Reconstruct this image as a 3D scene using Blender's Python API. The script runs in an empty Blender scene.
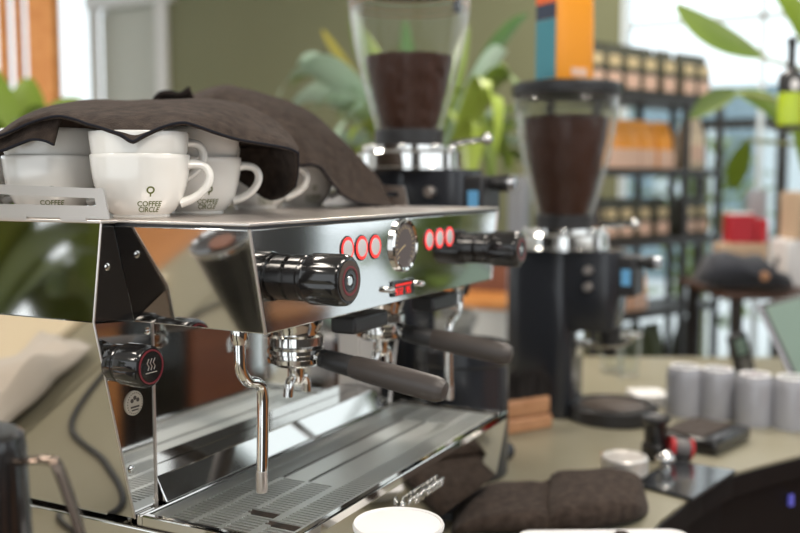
import bpy, bmesh, math, random
from mathutils import Vector, Matrix, noise
random.seed(7)
PI = math.pi
SC = bpy.context.scene
COL = SC.collection

# ------------------------------------------------------------------ camera
F = 948.0
PITCH = math.atan((266.5 - 182) / F)
YAW = math.radians(27.2)
CAM = Vector((-0.816, -0.599, 1.48))
FW = Vector((math.cos(YAW) * math.cos(PITCH), math.sin(YAW) * math.cos(PITCH), -math.sin(PITCH)))
RT = Vector((math.sin(YAW), -math.cos(YAW), 0))
UP = RT.cross(FW)

def P(px, py, d):
    """point seen at pixel (px, py) at depth d metres"""
    return CAM + d * (FW + (px - 400) / F * RT - (py - 266.5) / F * UP)

def PZ(px, py, z):
    r = P(px, py, 1.0) - CAM
    return CAM + r * ((z - CAM.z) / r.z)

CT = 0.90                      # counter top
TOP = 1.437                    # cup shelf of the machine

# ------------------------------------------------------------------ materials
def new_mat(name):
    m = bpy.data.materials.new(name)
    m.use_nodes = True
    nt = m.node_tree
    return m, nt, nt.nodes['Principled BSDF']

def pmat(name, col, rough=0.5, metal=0.0, coat=0.0, sheen=0.0, emit=None, es=0.0, spec=0.5,
         bump=None, vary=None):
    m, nt, b = new_mat(name)
    b.inputs['Base Color'].default_value = (*col, 1)
    b.inputs['Roughness'].default_value = rough
    b.inputs['Metallic'].default_value = metal
    b.inputs['Coat Weight'].default_value = coat
    b.inputs['Sheen Weight'].default_value = sheen
    b.inputs['Specular IOR Level'].default_value = spec
    if emit:
        b.inputs['Emission Color'].default_value = (*emit, 1)
        b.inputs['Emission Strength'].default_value = es
    if bump or vary:
        tc = nt.nodes.new('ShaderNodeTexCoord')
    if vary:                                    # (scale, colour2, stretch)
        mp = nt.nodes.new('ShaderNodeMapping')
        mp.inputs['Scale'].default_value = vary[2]
        n = nt.nodes.new('ShaderNodeTexNoise')
        n.inputs['Scale'].default_value = vary[0]
        n.inputs['Detail'].default_value = 5
        r = nt.nodes.new('ShaderNodeValToRGB')
        r.color_ramp.elements[0].color = (*col, 1)
        r.color_ramp.elements[1].color = (*vary[1], 1)
        r.color_ramp.elements[0].position = 0.35
        r.color_ramp.elements[1].position = 0.7
        nt.links.new(tc.outputs['Object'], mp.inputs['Vector'])
        nt.links.new(mp.outputs['Vector'], n.inputs['Vector'])
        nt.links.new(n.outputs['Fac'], r.inputs['Fac'])
        nt.links.new(r.outputs['Color'], b.inputs['Base Color'])
    if bump:                                    # (scale, strength, distance)
        n2 = nt.nodes.new('ShaderNodeTexNoise')
        n2.inputs['Scale'].default_value = bump[0]
        n2.inputs['Detail'].default_value = 4
        bp = nt.nodes.new('ShaderNodeBump')
        bp.inputs['Strength'].default_value = bump[1]
        bp.inputs['Distance'].default_value = bump[2]
        nt.links.new(tc.outputs['Object'], n2.inputs['Vector'])
        nt.links.new(n2.outputs['Fac'], bp.inputs['Height'])
        nt.links.new(bp.outputs['Normal'], b.inputs['Normal'])
    return m

def clear_mat(name, tint=(0.97, 0.98, 0.98), edge=0.8):
    """thin clear plastic or glass: see-through and glossy, window glare mixed into its edges as white"""
    m = bpy.data.materials.new(name)
    m.use_nodes = True
    nt = m.node_tree
    nt.nodes.clear()
    o = nt.nodes.new('ShaderNodeOutputMaterial')
    t = nt.nodes.new('ShaderNodeBsdfTransparent')
    t.inputs['Color'].default_value = (*tint, 1)
    gl = nt.nodes.new('ShaderNodeBsdfGlossy')
    gl.inputs['Roughness'].default_value = 0.06
    df = nt.nodes.new('ShaderNodeBsdfTranslucent')
    df.inputs['Color'].default_value = (0.95, 0.95, 0.95, 1)
    dr_ = nt.nodes.new('ShaderNodeBsdfDiffuse')
    dr_.inputs['Color'].default_value = (0.95, 0.95, 0.95, 1)
    m0 = nt.nodes.new('ShaderNodeMixShader')  # white scatter at the edges, also standing in for window reflections
    m0.inputs[0].default_value = 0.5
    nt.links.new(df.outputs[0], m0.inputs[1])
    nt.links.new(dr_.outputs[0], m0.inputs[2])
    g = nt.nodes.new('ShaderNodeMixShader')
    g.inputs[0].default_value = 0.55
    nt.links.new(m0.outputs[0], g.inputs[1])
    nt.links.new(gl.outputs[0], g.inputs[2])
    lw = nt.nodes.new('ShaderNodeLayerWeight')
    lw.inputs['Blend'].default_value = 0.5
    pw = nt.nodes.new('ShaderNodeMath')
    pw.operation = 'POWER'
    pw.inputs[1].default_value = 3.2
    ml = nt.nodes.new('ShaderNodeMath')
    ml.operation = 'MULTIPLY_ADD'
    ml.inputs[1].default_value = edge
    ml.inputs[2].default_value = 0.012
    nt.links.new(lw.outputs['Facing'], pw.inputs[0])
    nt.links.new(pw.outputs[0], ml.inputs[0])
    mx = nt.nodes.new('ShaderNodeMixShader')
    nt.links.new(ml.outputs[0], mx.inputs[0])
    nt.links.new(t.outputs[0], mx.inputs[1])
    nt.links.new(g.outputs[0], mx.inputs[2])
    nt.links.new(mx.outputs[0], o.inputs[0])
    return m

def wood_mat(name, a, b_, scale=3.0, rough=0.45, stretch=(1, 8, 8)):
    return pmat(name, a, rough, vary=(scale, b_, stretch))

M = {}
M['mirror'] = pmat('polished_steel', (0.66, 0.645, 0.62), 0.045, 1.0, bump=(3.0, 0.04, 0.002))
M['panel'] = pmat('polished_panel_steel', (0.70, 0.69, 0.68), 0.07, 1.0)
M['steel'] = pmat('brushed_steel', (0.66, 0.66, 0.65), 0.22, 1.0)
M['grate'] = pmat('satin_grate_steel', (0.95, 0.97, 0.94), 0.42, 1.0)
M['dark_wall'] = pmat('dark_taupe_paint', (0.035, 0.03, 0.026), 0.7)
M['satin'] = pmat('satin_steel', (0.66, 0.60, 0.56), 0.34, 1.0)
M['chrome'] = pmat('chrome', (0.78, 0.77, 0.75), 0.07, 1.0)
M['black_gloss'] = pmat('gloss_black_plastic', (0.012, 0.011, 0.011), 0.16, coat=0.3)
M['black'] = pmat('black_plastic', (0.018, 0.017, 0.018), 0.42)
M['black_metal'] = pmat('black_powder_coat', (0.02, 0.019, 0.02), 0.38, 0.0)
M['blue_black'] = pmat('grinder_black_paint', (0.022, 0.024, 0.03), 0.27, coat=0.2)
M['handle'] = pmat('taupe_rubber', (0.058, 0.047, 0.042), 0.42, bump=(300, 0.1, 0.001))
M['red_glow'] = pmat('red_button_light', (0.6, 0.02, 0.02), 0.4, emit=(1.0, 0.035, 0.03), es=1.25)
M['red_led'] = pmat('red_led_digits', (0.6, 0.01, 0.01), 0.4, emit=(1.0, 0.02, 0.01), es=1.0)
M['red_plastic'] = pmat('red_plastic', (0.45, 0.015, 0.02), 0.3)
M['red_print'] = pmat('dull_red_print', (0.19, 0.02, 0.03), 0.35)
M['white_light'] = pmat('button_cap', (0.75, 0.7, 0.7), 0.25, 0.3)
M['ceramic'] = pmat('white_ceramic', (0.80, 0.77, 0.72), 0.16, coat=0.5)
M['ceramic_grey'] = pmat('pale_grey_ceramic', (0.34, 0.34, 0.37), 0.2, coat=0.4)
M['paper_white'] = pmat('white_paper', (0.82, 0.80, 0.79), 0.55)
M['green_print'] = pmat('olive_print', (0.115, 0.13, 0.02), 0.5)
M['towel'] = pmat('brown_microfibre', (0.036, 0.026, 0.021), 0.95, sheen=0.06, spec=0.05,
                  bump=(420, 0.7, 0.003), vary=(70, (0.068, 0.049, 0.039), (1, 1, 1)))
M['towel_hem'] = pmat('dark_blue_hem', (0.018, 0.018, 0.023), 0.9, spec=0.1)
M['bean'] = pmat('roasted_coffee', (0.048, 0.017, 0.009), 0.45, spec=0.25)
M['hopper'] = clear_mat('clear_hopper_plastic')
M['glass'] = clear_mat('clear_glass', (0.95, 0.97, 0.97), 0.95)
M['counter'] = pmat('grey_green_counter_laminate', (0.262, 0.24, 0.168), 0.36, vary=(4, (0.305, 0.28, 0.205), (1, 1, 1)), bump=(40, 0.06, 0.002))
M['cabinet'] = pmat('dark_cabinet', (0.010, 0.008, 0.008), 0.55, spec=0.2)
M['wood'] = wood_mat('orange_wood', (0.66, 0.25, 0.06), (0.78, 0.34, 0.10), 2.0)
M['brown_wood'] = wood_mat('brown_orange_wood', (0.36, 0.145, 0.045), (0.46, 0.20, 0.07), 2.0)
M['brush_wood'] = wood_mat('oiled_beech', (0.40, 0.19, 0.09), (0.52, 0.27, 0.14), 6.0)
M['dark_wood'] = wood_mat('red_brown_wood', (0.16, 0.055, 0.028), (0.24, 0.09, 0.045), 3.0)
M['bristle'] = pmat('dark_bristle', (0.014, 0.010, 0.009), 0.8)
M['wall'] = pmat('olive_wall_paint', (0.185, 0.190, 0.105), 0.85, vary=(1.2, (0.205, 0.210, 0.118), (1, 1, 1)))
M['white_paint'] = pmat('white_paint', (0.72, 0.72, 0.69), 0.5)
M['door_paint'] = pmat('grey_door_paint', (0.50, 0.51, 0.44), 0.5)
M['floor'] = pmat('brown_floor', (0.20, 0.15, 0.11), 0.45, vary=(2, (0.25, 0.19, 0.14), (1, 6, 1)))
M['ceiling'] = pmat('ceiling_white', (0.62, 0.62, 0.60), 0.8)
M['shelf_metal'] = pmat('dark_shelf_metal', (0.022, 0.018, 0.016), 0.5)
M['bag_dark'] = pmat('dark_olive_bag', (0.035, 0.034, 0.016), 0.5)
M['bag_orange'] = pmat('orange_bag', (0.80, 0.30, 0.012), 0.42)
M['bag_teal'] = pmat('teal_bag_side', (0.045, 0.22, 0.27), 0.45)
M['bag_navy'] = pmat('navy_print', (0.02, 0.03, 0.06), 0.5)
M['bag_red'] = pmat('orange_red_print', (0.75, 0.12, 0.02), 0.5)
M['bag_cream'] = pmat('cream_bag', (0.76, 0.60, 0.42), 0.6)
M['label_cream'] = pmat('cream_label', (0.62, 0.49, 0.27), 0.6)
M['label_pink'] = pmat('pink_cream_label', (0.70, 0.46, 0.34), 0.6)
M['leaf'] = pmat('leaf_green', (0.10, 0.16, 0.025), 0.28, vary=(3, (0.17, 0.24, 0.045), (1, 1, 1)))
M['leaf_dark'] = pmat('leaf_dark_green', (0.045, 0.105, 0.03), 0.25, vary=(4, (0.10, 0.17, 0.06), (1, 1, 1)))
M['leaf_bright'] = pmat('leaf_bright_green', (0.125, 0.19, 0.010), 0.45)
M['leaf_yellow'] = pmat('leaf_yellow', (0.30, 0.26, 0.035), 0.5)
M['leaf_lime'] = pmat('leaf_lime_green', (0.22, 0.31, 0.03), 0.35, vary=(3, (0.32, 0.40, 0.07), (1, 1, 1)))
M['leaf_glare'] = pmat('leaf_glare_green', (0.30, 0.42, 0.30), 0.25, vary=(3, (0.42, 0.53, 0.42), (1, 1, 1)))  # glare on the leaves put in as a paler base colour
M['leaf_matte'] = pmat('leaf_matte_olive', (0.085, 0.115, 0.014), 0.55, vary=(3, (0.13, 0.16, 0.02), (1, 1, 1)))
M['stem'] = pmat('plant_stem', (0.16, 0.17, 0.05), 0.6)
M['soil'] = pmat('potting_soil', (0.03, 0.02, 0.015), 0.9)
M['pot'] = pmat('terracotta_pot', (0.34, 0.13, 0.07), 0.7)
M['grey_pot'] = pmat('grey_pot', (0.25, 0.25, 0.24), 0.6)
M['card'] = pmat('cardboard', (0.55, 0.40, 0.27), 0.8)
M['red_card'] = pmat('red_card', (0.50, 0.02, 0.035), 0.45)
M['cloth_navy'] = pmat('dark_navy_cloth', (0.022, 0.024, 0.034), 0.85, sheen=0.2)
M['cloth_linen'] = pmat('pale_linen', (0.62, 0.55, 0.48), 0.9, sheen=0.2, bump=(200, 0.3, 0.002))
M['screen'] = pmat('grey_green_screen', (0.17, 0.24, 0.205), 0.55, spec=0.2)
M['dark_table'] = pmat('dark_table_top', (0.055, 0.024, 0.014), 0.5)
M['pale_board'] = pmat('pale_maple', (0.76, 0.64, 0.46), 0.45)
M['alu_dark'] = pmat('dull_aluminium', (0.26, 0.27, 0.31), 0.5, 0.6)
M['alu'] = pmat('anodised_aluminium', (0.55, 0.56, 0.60), 0.3, 1.0)
M['lime'] = pmat('lime_glass', (0.42, 0.55, 0.02), 0.2, coat=0.3)
M['amber'] = pmat('amber_glass', (0.75, 0.35, 0.01), 0.2, coat=0.3)
M['blue_lcd'] = pmat('blue_lcd', (0.1, 0.3, 0.5), 0.3, emit=(0.20, 0.45, 0.75), es=0.2)
M['gauge_face'] = pmat('gauge_dial', (0.10, 0.078, 0.075), 0.45)
M['badge'] = pmat('badge_enamel', (0.52, 0.45, 0.36), 0.35)
M['badge_dark'] = pmat('badge_print', (0.07, 0.05, 0.04), 0.5)
M['mat_gloss'] = pmat('gloss_dark_tray', (0.03, 0.032, 0.036), 0.14, coat=0.4)
M['far_blue'] = pmat('blue_grey_facade', (0.22, 0.30, 0.34), 0.7)
M['far_pale'] = pmat('pale_facade', (0.60, 0.66, 0.68), 0.7)
M['pavement'] = pmat('pale_pavement', (0.72, 0.73, 0.73), 0.9)
M['lamp'] = pmat('fill_lamp_diffuser', (0.9, 0.9, 0.88), 0.5, emit=(1.0, 0.93, 0.84), es=7.0)  # glowing face of the added lamps

# ------------------------------------------------------------------ mesh building
class B:
    def __init__(s):
        s.bm = bmesh.new()

    def box(s, a, b, mtx=None):
        vs = []
        for z in (a[2], b[2]):
            for x, y in ((a[0], a[1]), (b[0], a[1]), (b[0], b[1]), (a[0], b[1])):
                v = Vector((x, y, z))
                vs.append(s.bm.verts.new(mtx @ v if mtx else v))
        for f in ((3, 2, 1, 0), (4, 5, 6, 7), (0, 1, 5, 4), (1, 2, 6, 5), (2, 3, 7, 6), (3, 0, 4, 7)):
            s.bm.faces.new([vs[i] for i in f])
        return s

    def loft(s, rings, cap=True, closed=True):
        R = [[s.bm.verts.new(Vector(p)) for p in r] for r in rings]
        n = len(R[0])
        for a, b in zip(R, R[1:]):
            for i in range(n if closed else n - 1):
                j = (i + 1) % n
                s.bm.faces.new((a[i], a[j], b[j], b[i]))
        if cap and closed:
            s.bm.faces.new(list(reversed(R[0])))
            s.bm.faces.new(R[-1])
        return s

    def prism(s, poly, vec):
        vec = Vector(vec)
        return s.loft([[Vector(p) for p in poly], [Vector(p) + vec for p in poly]])

    def lathe(s, prof, c=(0, 0, 0), axis=(0, 0, 1), seg=32, cap=True, mod=None):
        """prof: (radius, height) pairs along axis from c"""
        ax = Vector(axis).normalized()
        u = ax.orthogonal().normalized()
        if abs(ax.z) > 0.99:
            u = Vector((1, 0, 0))
        w = ax.cross(u)
        c = Vector(c)
        rings = []
        for r, h in prof:
            ring = []
            for i in range(seg):
                a = 2 * PI * i / seg
                rr = r * (mod(a, h) if mod else 1)
                ring.append(c + ax * h + (u * math.cos(a) + w * math.sin(a)) * max(rr, 1e-5))
            rings.append(ring)
        return s.loft(rings, cap)

    def cyl(s, p0, p1, r0, r1=None, seg=24):
        p0, p1 = Vector(p0), Vector(p1)
        L = (p1 - p0).length
        return s.lathe([(r0, 0), (r1 if r1 is not None else r0, L)], p0, p1 - p0, seg)

    def tube(s, pts, r, seg=12, closed=False):
        pts = [Vector(p) for p in pts]
        rs = r if isinstance(r, (list, tuple)) else [r] * len(pts)
        rings = []
        n = len(pts)
        t0 = (pts[1] - pts[0]).normalized()
        u = t0.orthogonal().normalized()
        for i, p in enumerate(pts):
            if closed:
                t = (pts[(i + 1) % n] - pts[i - 1]).normalized()
            else:
                t = (pts[min(i + 1, n - 1)] - pts[max(i - 1, 0)]).normalized()
            u = (u - t * u.dot(t)).normalized()
            w = t.cross(u)
            rings.append([p + (u * math.cos(2 * PI * k / seg) + w * math.sin(2 * PI * k / seg)) * rs[i] for k in range(seg)])
        if closed:
            rings.append(rings[0])
            return s.loft(rings, False)
        return s.loft(rings)

    def grid(s, rows):
        return s.loft(rows, False, False)

    def sphere(s, c, r, seg=16, squash=(1, 1, 1)):
        prof = [(math.sin(PI * i / 10), -math.cos(PI * i / 10)) for i in range(11)]
        c = Vector(c)
        rings = []
        for q, h in prof:
            rings.append([c + Vector((math.cos(2 * PI * k / seg) * max(q, .002) * r * squash[0],
                                      math.sin(2 * PI * k / seg) * max(q, .002) * r * squash[1], h * r * squash[2])) for k in range(seg)])
        return s.loft(rings)

def spline(pts, n=8, closed=False):
    """Catmull-Rom through pts"""
    pts = [Vector(p) for p in pts]
    out = []
    N = len(pts)
    for i in range(N if closed else N - 1):
        if closed:
            a, b, c, d = pts[i - 1], pts[i], pts[(i + 1) % N], pts[(i + 2) % N]
        else:
            a, b, c, d = pts[max(i - 1, 0)], pts[i], pts[i + 1], pts[min(i + 2, N - 1)]
        for k in range(n):
            t = k / n
            out.append(0.5 * ((2 * b) + (c - a) * t + (2 * a - 5 * b + 4 * c - d) * t * t + (3 * b - a - 3 * c + d) * t ** 3))
    if not closed:
        out.append(pts[-1])
    return out

ORG = {}

def wloc(o):
    return ORG.get(o.name, Vector((0, 0, 0)))

def obj(name, b, mat, parent=None, smooth=True, bevel=0.0, sharp=0.6, solid=0.0, sub=0, origin=None):
    """link a builder (in world coordinates) as ONE mesh object under parent"""
    bm = b.bm
    bmesh.ops.recalc_face_normals(bm, faces=bm.faces)
    if parent is not None:
        org = wloc(parent)
    elif origin is not None:
        org = Vector(origin)
    else:
        xs = [v.co for v in bm.verts]
        lo = Vector([min(v[i] for v in xs) for i in range(3)])
        hi = Vector([max(v[i] for v in xs) for i in range(3)])
        org = Vector(((lo.x + hi.x) / 2, (lo.y + hi.y) / 2, lo.z))
    for v in bm.verts:
        v.co -= org
    me = bpy.data.meshes.new(name)
    bm.to_mesh(me)
    bm.free()
    me.materials.append(M[mat] if isinstance(mat, str) else mat)
    if smooth:
        me.shade_smooth()
        me.set_sharp_from_angle(angle=sharp)
    o = bpy.data.objects.new(name, me)
    COL.objects.link(o)
    ORG[o.name] = org
    if parent is not None:
        o.parent = parent
        ORG[o.name] = wloc(parent)
    else:
        o.location = org
    if bevel:
        m = o.modifiers.new('bevel', 'BEVEL')
        m.width = bevel
        m.segments = 2
        m.limit_method = 'ANGLE'
        m.harden_normals = False
    if solid:
        m = o.modifiers.new('solid', 'SOLIDIFY')
        m.thickness = solid
    if sub:
        m = o.modifiers.new('sub', 'SUBSURF')
        m.levels = m.render_levels = sub
    return o

def thing(name, label, cat, loc, group=None):
    o = bpy.data.objects.new(name, None)
    COL.objects.link(o)
    o.location = loc
    o.empty_display_size = 0.05
    ORG[o.name] = Vector(loc)
    return tag(o, label, cat, group)

def tag(o, label=None, cat=None, group=None, kind=None):
    for k, v in (('label', label), ('category', cat), ('group', group), ('kind', kind)):
        if v:
            o[k] = v
    return o

def struct(name, b, mat, label=None, **kw):
    o = obj(name, b, mat, **kw)
    return tag(o, label, None, None, 'structure')

def dup(root, loc=None, rotz=None, label=None, group=None):
    """copy a thing with its parts and sub-parts"""
    r = root.copy()
    COL.objects.link(r)
    if loc is not None:
        r.location = loc
    if rotz is not None:
        r.rotation_euler.z = rotz
    if label:
        r['label'] = label
    if group:
        r['group'] = group
    for ch in list(root.children):
        c = ch.copy()
        COL.objects.link(c)
        c.parent = r
        for g in ch.children:
            d = g.copy()
            COL.objects.link(d)
            d.parent = c
    return r

def text_bm(s, size, place):
    """lettering as a mesh; place(x, y) maps flat letter coordinates to space"""
    cu = bpy.data.curves.new('lettering', 'FONT')
    cu.body = s
    cu.size = size
    cu.align_x = 'CENTER'
    cu.space_line = 0.8
    cu.resolution_u = 3
    cu.offset = size * 0.018
    o = bpy.data.objects.new('lettering', cu)
    COL.objects.link(o)
    dg = bpy.context.evaluated_depsgraph_get()
    me = bpy.data.meshes.new_from_object(o.evaluated_get(dg))
    b = B()
    b.bm.from_mesh(me)
    bpy.data.objects.remove(o)
    bpy.data.curves.remove(cu)
    bpy.data.meshes.remove(me)
    for v in b.bm.verts:
        v.co = Vector(place(v.co.x, v.co.y))
    return b

# ------------------------------------------------------------------ espresso machine
W = 0.717
mach = thing('espresso_machine', 'polished steel two-group espresso machine with black knobs and red ringed buttons',
             'espresso machine', (W / 2, 0.28, CT))

def mx(x):
    return W - x

def both(fn):
    fn(lambda x: x)
    fn(mx)

# core body, shelf and base
b = B()
b.prism([(-.0105, .244, 1.431), (-.0255, .244, 1.3225), (.032, .244, 1.07), (mx(.032), .244, 1.07), (mx(-.0255), .244, 1.3225), (mx(-.0105), .244, 1.431)], (0, .335, 0))
obj('body', b, 'steel', mach, bevel=.002)
b = B()
b.box((.034, .003, .962), (.719, .56, 1.062))
obj('base', b, 'mirror', mach, bevel=.003)
for x in (.075, .655):
    for y in (.06, .50):
        b = B()
        b.lathe([(.016, .062), (.016, .02), (.024, .012), (.026, .0)], (x, y, CT))
        obj('foot', b, 'black', mach)
b = B()
b.prism([(-.001, -.002, 1.433), (W + .001, -.002, 1.433), (W - .005, .188, 1.433), (W + .016, .1925, 1.433), (W + .016, .58, 1.433),
         (-.016, .58, 1.433), (-.016, .1925, 1.433), (.005, .188, 1.433)], (0, 0, .004))
obj('cup_shelf', b, 'satin', mach, bevel=.0012)

# front housing with the controls
def housing():
    b = B()
    bot = [(.027, 0, 1.314), (mx(.027), 0, 1.314), (mx(.036), .196, 1.314), (.036, .196, 1.314)]
    top = [(0, 0, 1.430), (W, 0, 1.430), (W - .0066, .196, 1.430), (.0066, .196, 1.430)]
    b.loft([bot, top])
    return b
obj('front_housing', housing(), 'panel', mach, bevel=.0016)
b = B()
b.prism([(.0008, .0006, 1.4298), (W - .0008, .0006, 1.4298), (W - .008, .194, 1.4298), (.008, .194, 1.4298)], (0, 0, .0035))
obj('shelf_gasket', b, 'black', mach)
def edge(f):
    b = B()
    b.tube([(f(.0005), -.0005, 1.430), (f(.0272), -.0005, 1.3145)], .0019, 8)
    obj('edge_strip', b, 'satin', mach)
both(edge)

# end panels, front strips and columns
def ends(f):
    s = 1 if f(1) == 1 else -1
    b = B()
    b.prism([(f(-.0145), .195, 1.433), (f(-.0295), .195, 1.3225), (f(-.0265), .195, 1.3225), (f(-.0115), .195, 1.433)], (0, .385, 0))
    obj('side_panel', b, 'mirror', mach)
    b = B()
    b.prism([(f(-.0290), .1955, 1.3210), (f(.0284), .1955, 1.0750), (f(.0314), .1955, 1.0750), (f(-.0260), .1955, 1.3210)], (0, .385, 0))
    obj('lower_side_panel', b, 'mirror', mach)
    b = B()
    b.tube([(f(-.0140), .1947, 1.433), (f(-.0297), .1947, 1.322), (f(.0282), .1947, 1.075)], .0013, 8)
    obj('edge_strip', b, 'satin', mach)
    b = B()
    b.prism([(f(-.0125), .1955, 1.4315), (f(.0060), .1955, 1.4315), (f(.0352), .1955, 1.3165), (f(-.0275), .1955, 1.3225)], (0, .045, 0))
    st = obj('front_strip', b, 'black_gloss', mach, smooth=False)
    b = B()
    b.lathe([(.0045, 0), (.0045, .0012), (.003, .0022)], (f(-.0063), .1955, 1.3829), (0, -1, 0), 16)
    obj('screw', b, 'chrome', st)
    b = B()
    b.prism([(f(-.0270), .196, 1.3195), (f(.0670), .196, 1.3125), (f(.0670), .196, 1.0765), (f(.0300), .196, 1.0765)], (0, .046, 0))
    cl = obj('column', b, 'mirror', mach, smooth=False)
    b = B()
    b.box((min(f(.0660), f(.0690)), .1945, 1.0765), (max(f(.0660), f(.0690)), .2385, 1.3135))
    obj('column_edge', b, 'satin', mach)
    for (x, z) in ((.0255, 1.137), (.0590, 1.300)):
        b = B()
        b.lathe([(.0048, 0), (.0048, .0012), (.0028, .0024)], (f(x), .196, z), (0, -1, 0), 16)
        obj('screw', b, 'chrome', cl)
    # cup rail
    b = B()
    x0, x1 = sorted((f(-.0165), f(-.0145)))
    outer = [(.180, 1.4385), (.575, 1.4385), (.575, 1.4785), (.400, 1.4785), (.188, 1.4725)]
    inner = [(.199, 1.4530), (.560, 1.4545), (.560, 1.4670), (.400, 1.4665), (.201, 1.4615)]
    rr = []
    for xx in (x0, x1):
        rr.append(([b.bm.verts.new((xx, y, z)) for y, z in outer], [b.bm.verts.new((xx, y, z)) for y, z in inner]))
    for k in range(5):
        j = (k + 1) % 5
        for o_, i_ in rr:
            b.bm.faces.new((o_[k], o_[j], i_[j], i_[k]))
        b.bm.faces.new((rr[0][0][k], rr[0][0][j], rr[1][0][j], rr[1][0][k]))
        b.bm.faces.new((rr[0][1][k], rr[0][1][j], rr[1][1][j], rr[1][1][k]))
    b.box((x0 - .0006, .215, 1.4362), (x1 + .0006, .255, 1.4405))
    b.box((x0 - .0006, .31, 1.4362), (x1 + .0006, .36, 1.4405))
    obj('cup_rail', b, 'satin', mach, smooth=False)
both(ends)
b = B()
b.box((.067, .2365, 1.0675), (mx(.067), .2435, 1.3135))
bs = obj('backsplash', b, 'mirror', mach, smooth=False)
for x in (.0835, mx(.0835)):
    b = B()
    b.lathe([(.0045, 0), (.0045, .0012), (.003, .0022)], (x, .2365, 1.136), (0, -1, 0), 16)
    obj('screw', b, 'chrome', bs)
# round badge on the left column
b = B()
b.lathe([(.0148, 0), (.0148, .0016), (.0136, .0024)], (.0317, .196, 1.2162), (0, -1, 0), 36)
bd = obj('badge', b, 'badge', mach)
b = B()
for k in range(3):
    a = PI * (k * .35 + .15)
    b.lathe([(.0026, 0), (.0026, .0004)], (.0317 - .0055 * math.cos(a), .1936, 1.2172 + .0055 * math.sin(a)), (0, -1, 0), 12)
b.box((.0245, .1932, 1.2107), (.0389, .1936, 1.2129))
b.box((.026, .1932, 1.2072), (.0374, .1936, 1.2089))
for k in range(24):
    a = 2 * PI * k / 24
    b.box((.0317 + .0125 * math.cos(a) - .0006, .1932, 1.2162 + .0125 * math.sin(a) - .0006),
          (.0317 + .0125 * math.cos(a) + .0006, .1936, 1.2162 + .0125 * math.sin(a) + .0006))
obj('badge_print', b, 'badge_dark', bd, smooth=False)

# knobs
def scallop(a, h):
    return 1 - .045 * (0.5 + 0.5 * math.cos(9 * a)) ** 3
def knob(x, y, z, R, L, kind):
    b = B()
    c = (x, y, z)
    b.lathe([(R * .82, 0), (R * .88, .003), (R * .88, L * .24), (R * .84, L * .26), (R * .84, L * .30), (R * .93, L * .32),
             (R * .93, L * .36)], c, (0, -1, 0), 48)
    k = obj(kind, b, 'black_gloss', mach, sharp=.5)
    b = B()
    g = [(R * .95, L * .36), (R, L * .40), (R, L * .90), (R * .95, L * .965), (R * .86, L), (R * .80, L)]
    b.lathe(g, c, (0, -1, 0), 144, mod=lambda a, h: scallop(a, h) if L * .39 < h < L * .93 else 1)
    obj('grip', b, 'black_gloss', k, sharp=.7)
    return k
def capring(k, x, y, z, r0, r1, L, mat, nm):
    b = B()
    b.lathe([(r1, L), (r1, L + .0012), (r0, L + .0012), (r0, L)], (x, y, z), (0, -1, 0), 48, cap=False)
    obj(nm, b, mat, k)
for x in (.0831, mx(.0831)):
    k = knob(x, 0, 1.3715, .0295, .074, 'steam_knob')
    capring(k, x, 0, 1.3715, .0125, .0225, .074, 'badge_dark', 'cap_ring')
    capring(k, x, 0, 1.3715, .0145, .0165, .0747, 'red_print', 'print_ring')
    b = B()
    b.lathe([(.0118, .073), (.0118, .0755), (.0075, .0755), (.006, .0742)], (x, 0, 1.3715), (0, -1, 0), 32)
    obj('cap_center', b, 'black_gloss', k)
    b = B()
    b.lathe([(.0058, .0742), (.005, .0752)], (x, 0, 1.3715), (0, -1, 0), 24)
    obj('cap_jewel', b, 'chrome', k)
k = knob(.0015, .196, 1.2705, .0250, .056, 'hot_water_knob')
capring(k, .0015, .196, 1.2705, .0181, .0199, .056, 'red_print', 'red_ring')
b = B()
b.lathe([(.0179, .0555), (.0172, .0566)], (.0015, .196, 1.2705), (0, -1, 0), 32)
fc = obj('knob_face', b, 'black_gloss', k)
b = B()
y0 = .196 - .0569
for i in range(3):
    xx = -.0045 + i * .005
    b.tube([(xx, y0, 1.267), (xx + .002, y0, 1.271), (xx - .001, y0, 1.275), (xx + .002, y0, 1.280)], .0006, 6)
b.tube([(-.008, y0, 1.264), (.010, y0, 1.264)], .0007, 6)
obj('steam_symbol', b, 'satin', fc)

# buttons
for i, (x, z) in enumerate(((.204, 1.3965), (.240, 1.396), (.276, 1.3955), (.441, 1.3955), (.477, 1.396), (.513, 1.3965))):
    b = B()
    b.lathe([(.0166, 0), (.0166, .0008), (.0152, .0014)], (x, 0, z), (0, -1, 0), 40)
    bt = obj('brew_button', b, 'black', mach)
    b = B()
    b.lathe([(.0150, .0010), (.0150, .0019), (.0118, .0019), (.0118, .0010)], (x, 0, z), (0, -1, 0), 40, cap=False)
    obj('light_ring', b, 'red_glow', bt)
    b = B()
    b.lathe([(.0118, .0010), (.0112, .0024), (.004, .0028)], (x, 0, z), (0, -1, 0), 40)
    obj('button_cap', b, 'white_light', bt)
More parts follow.
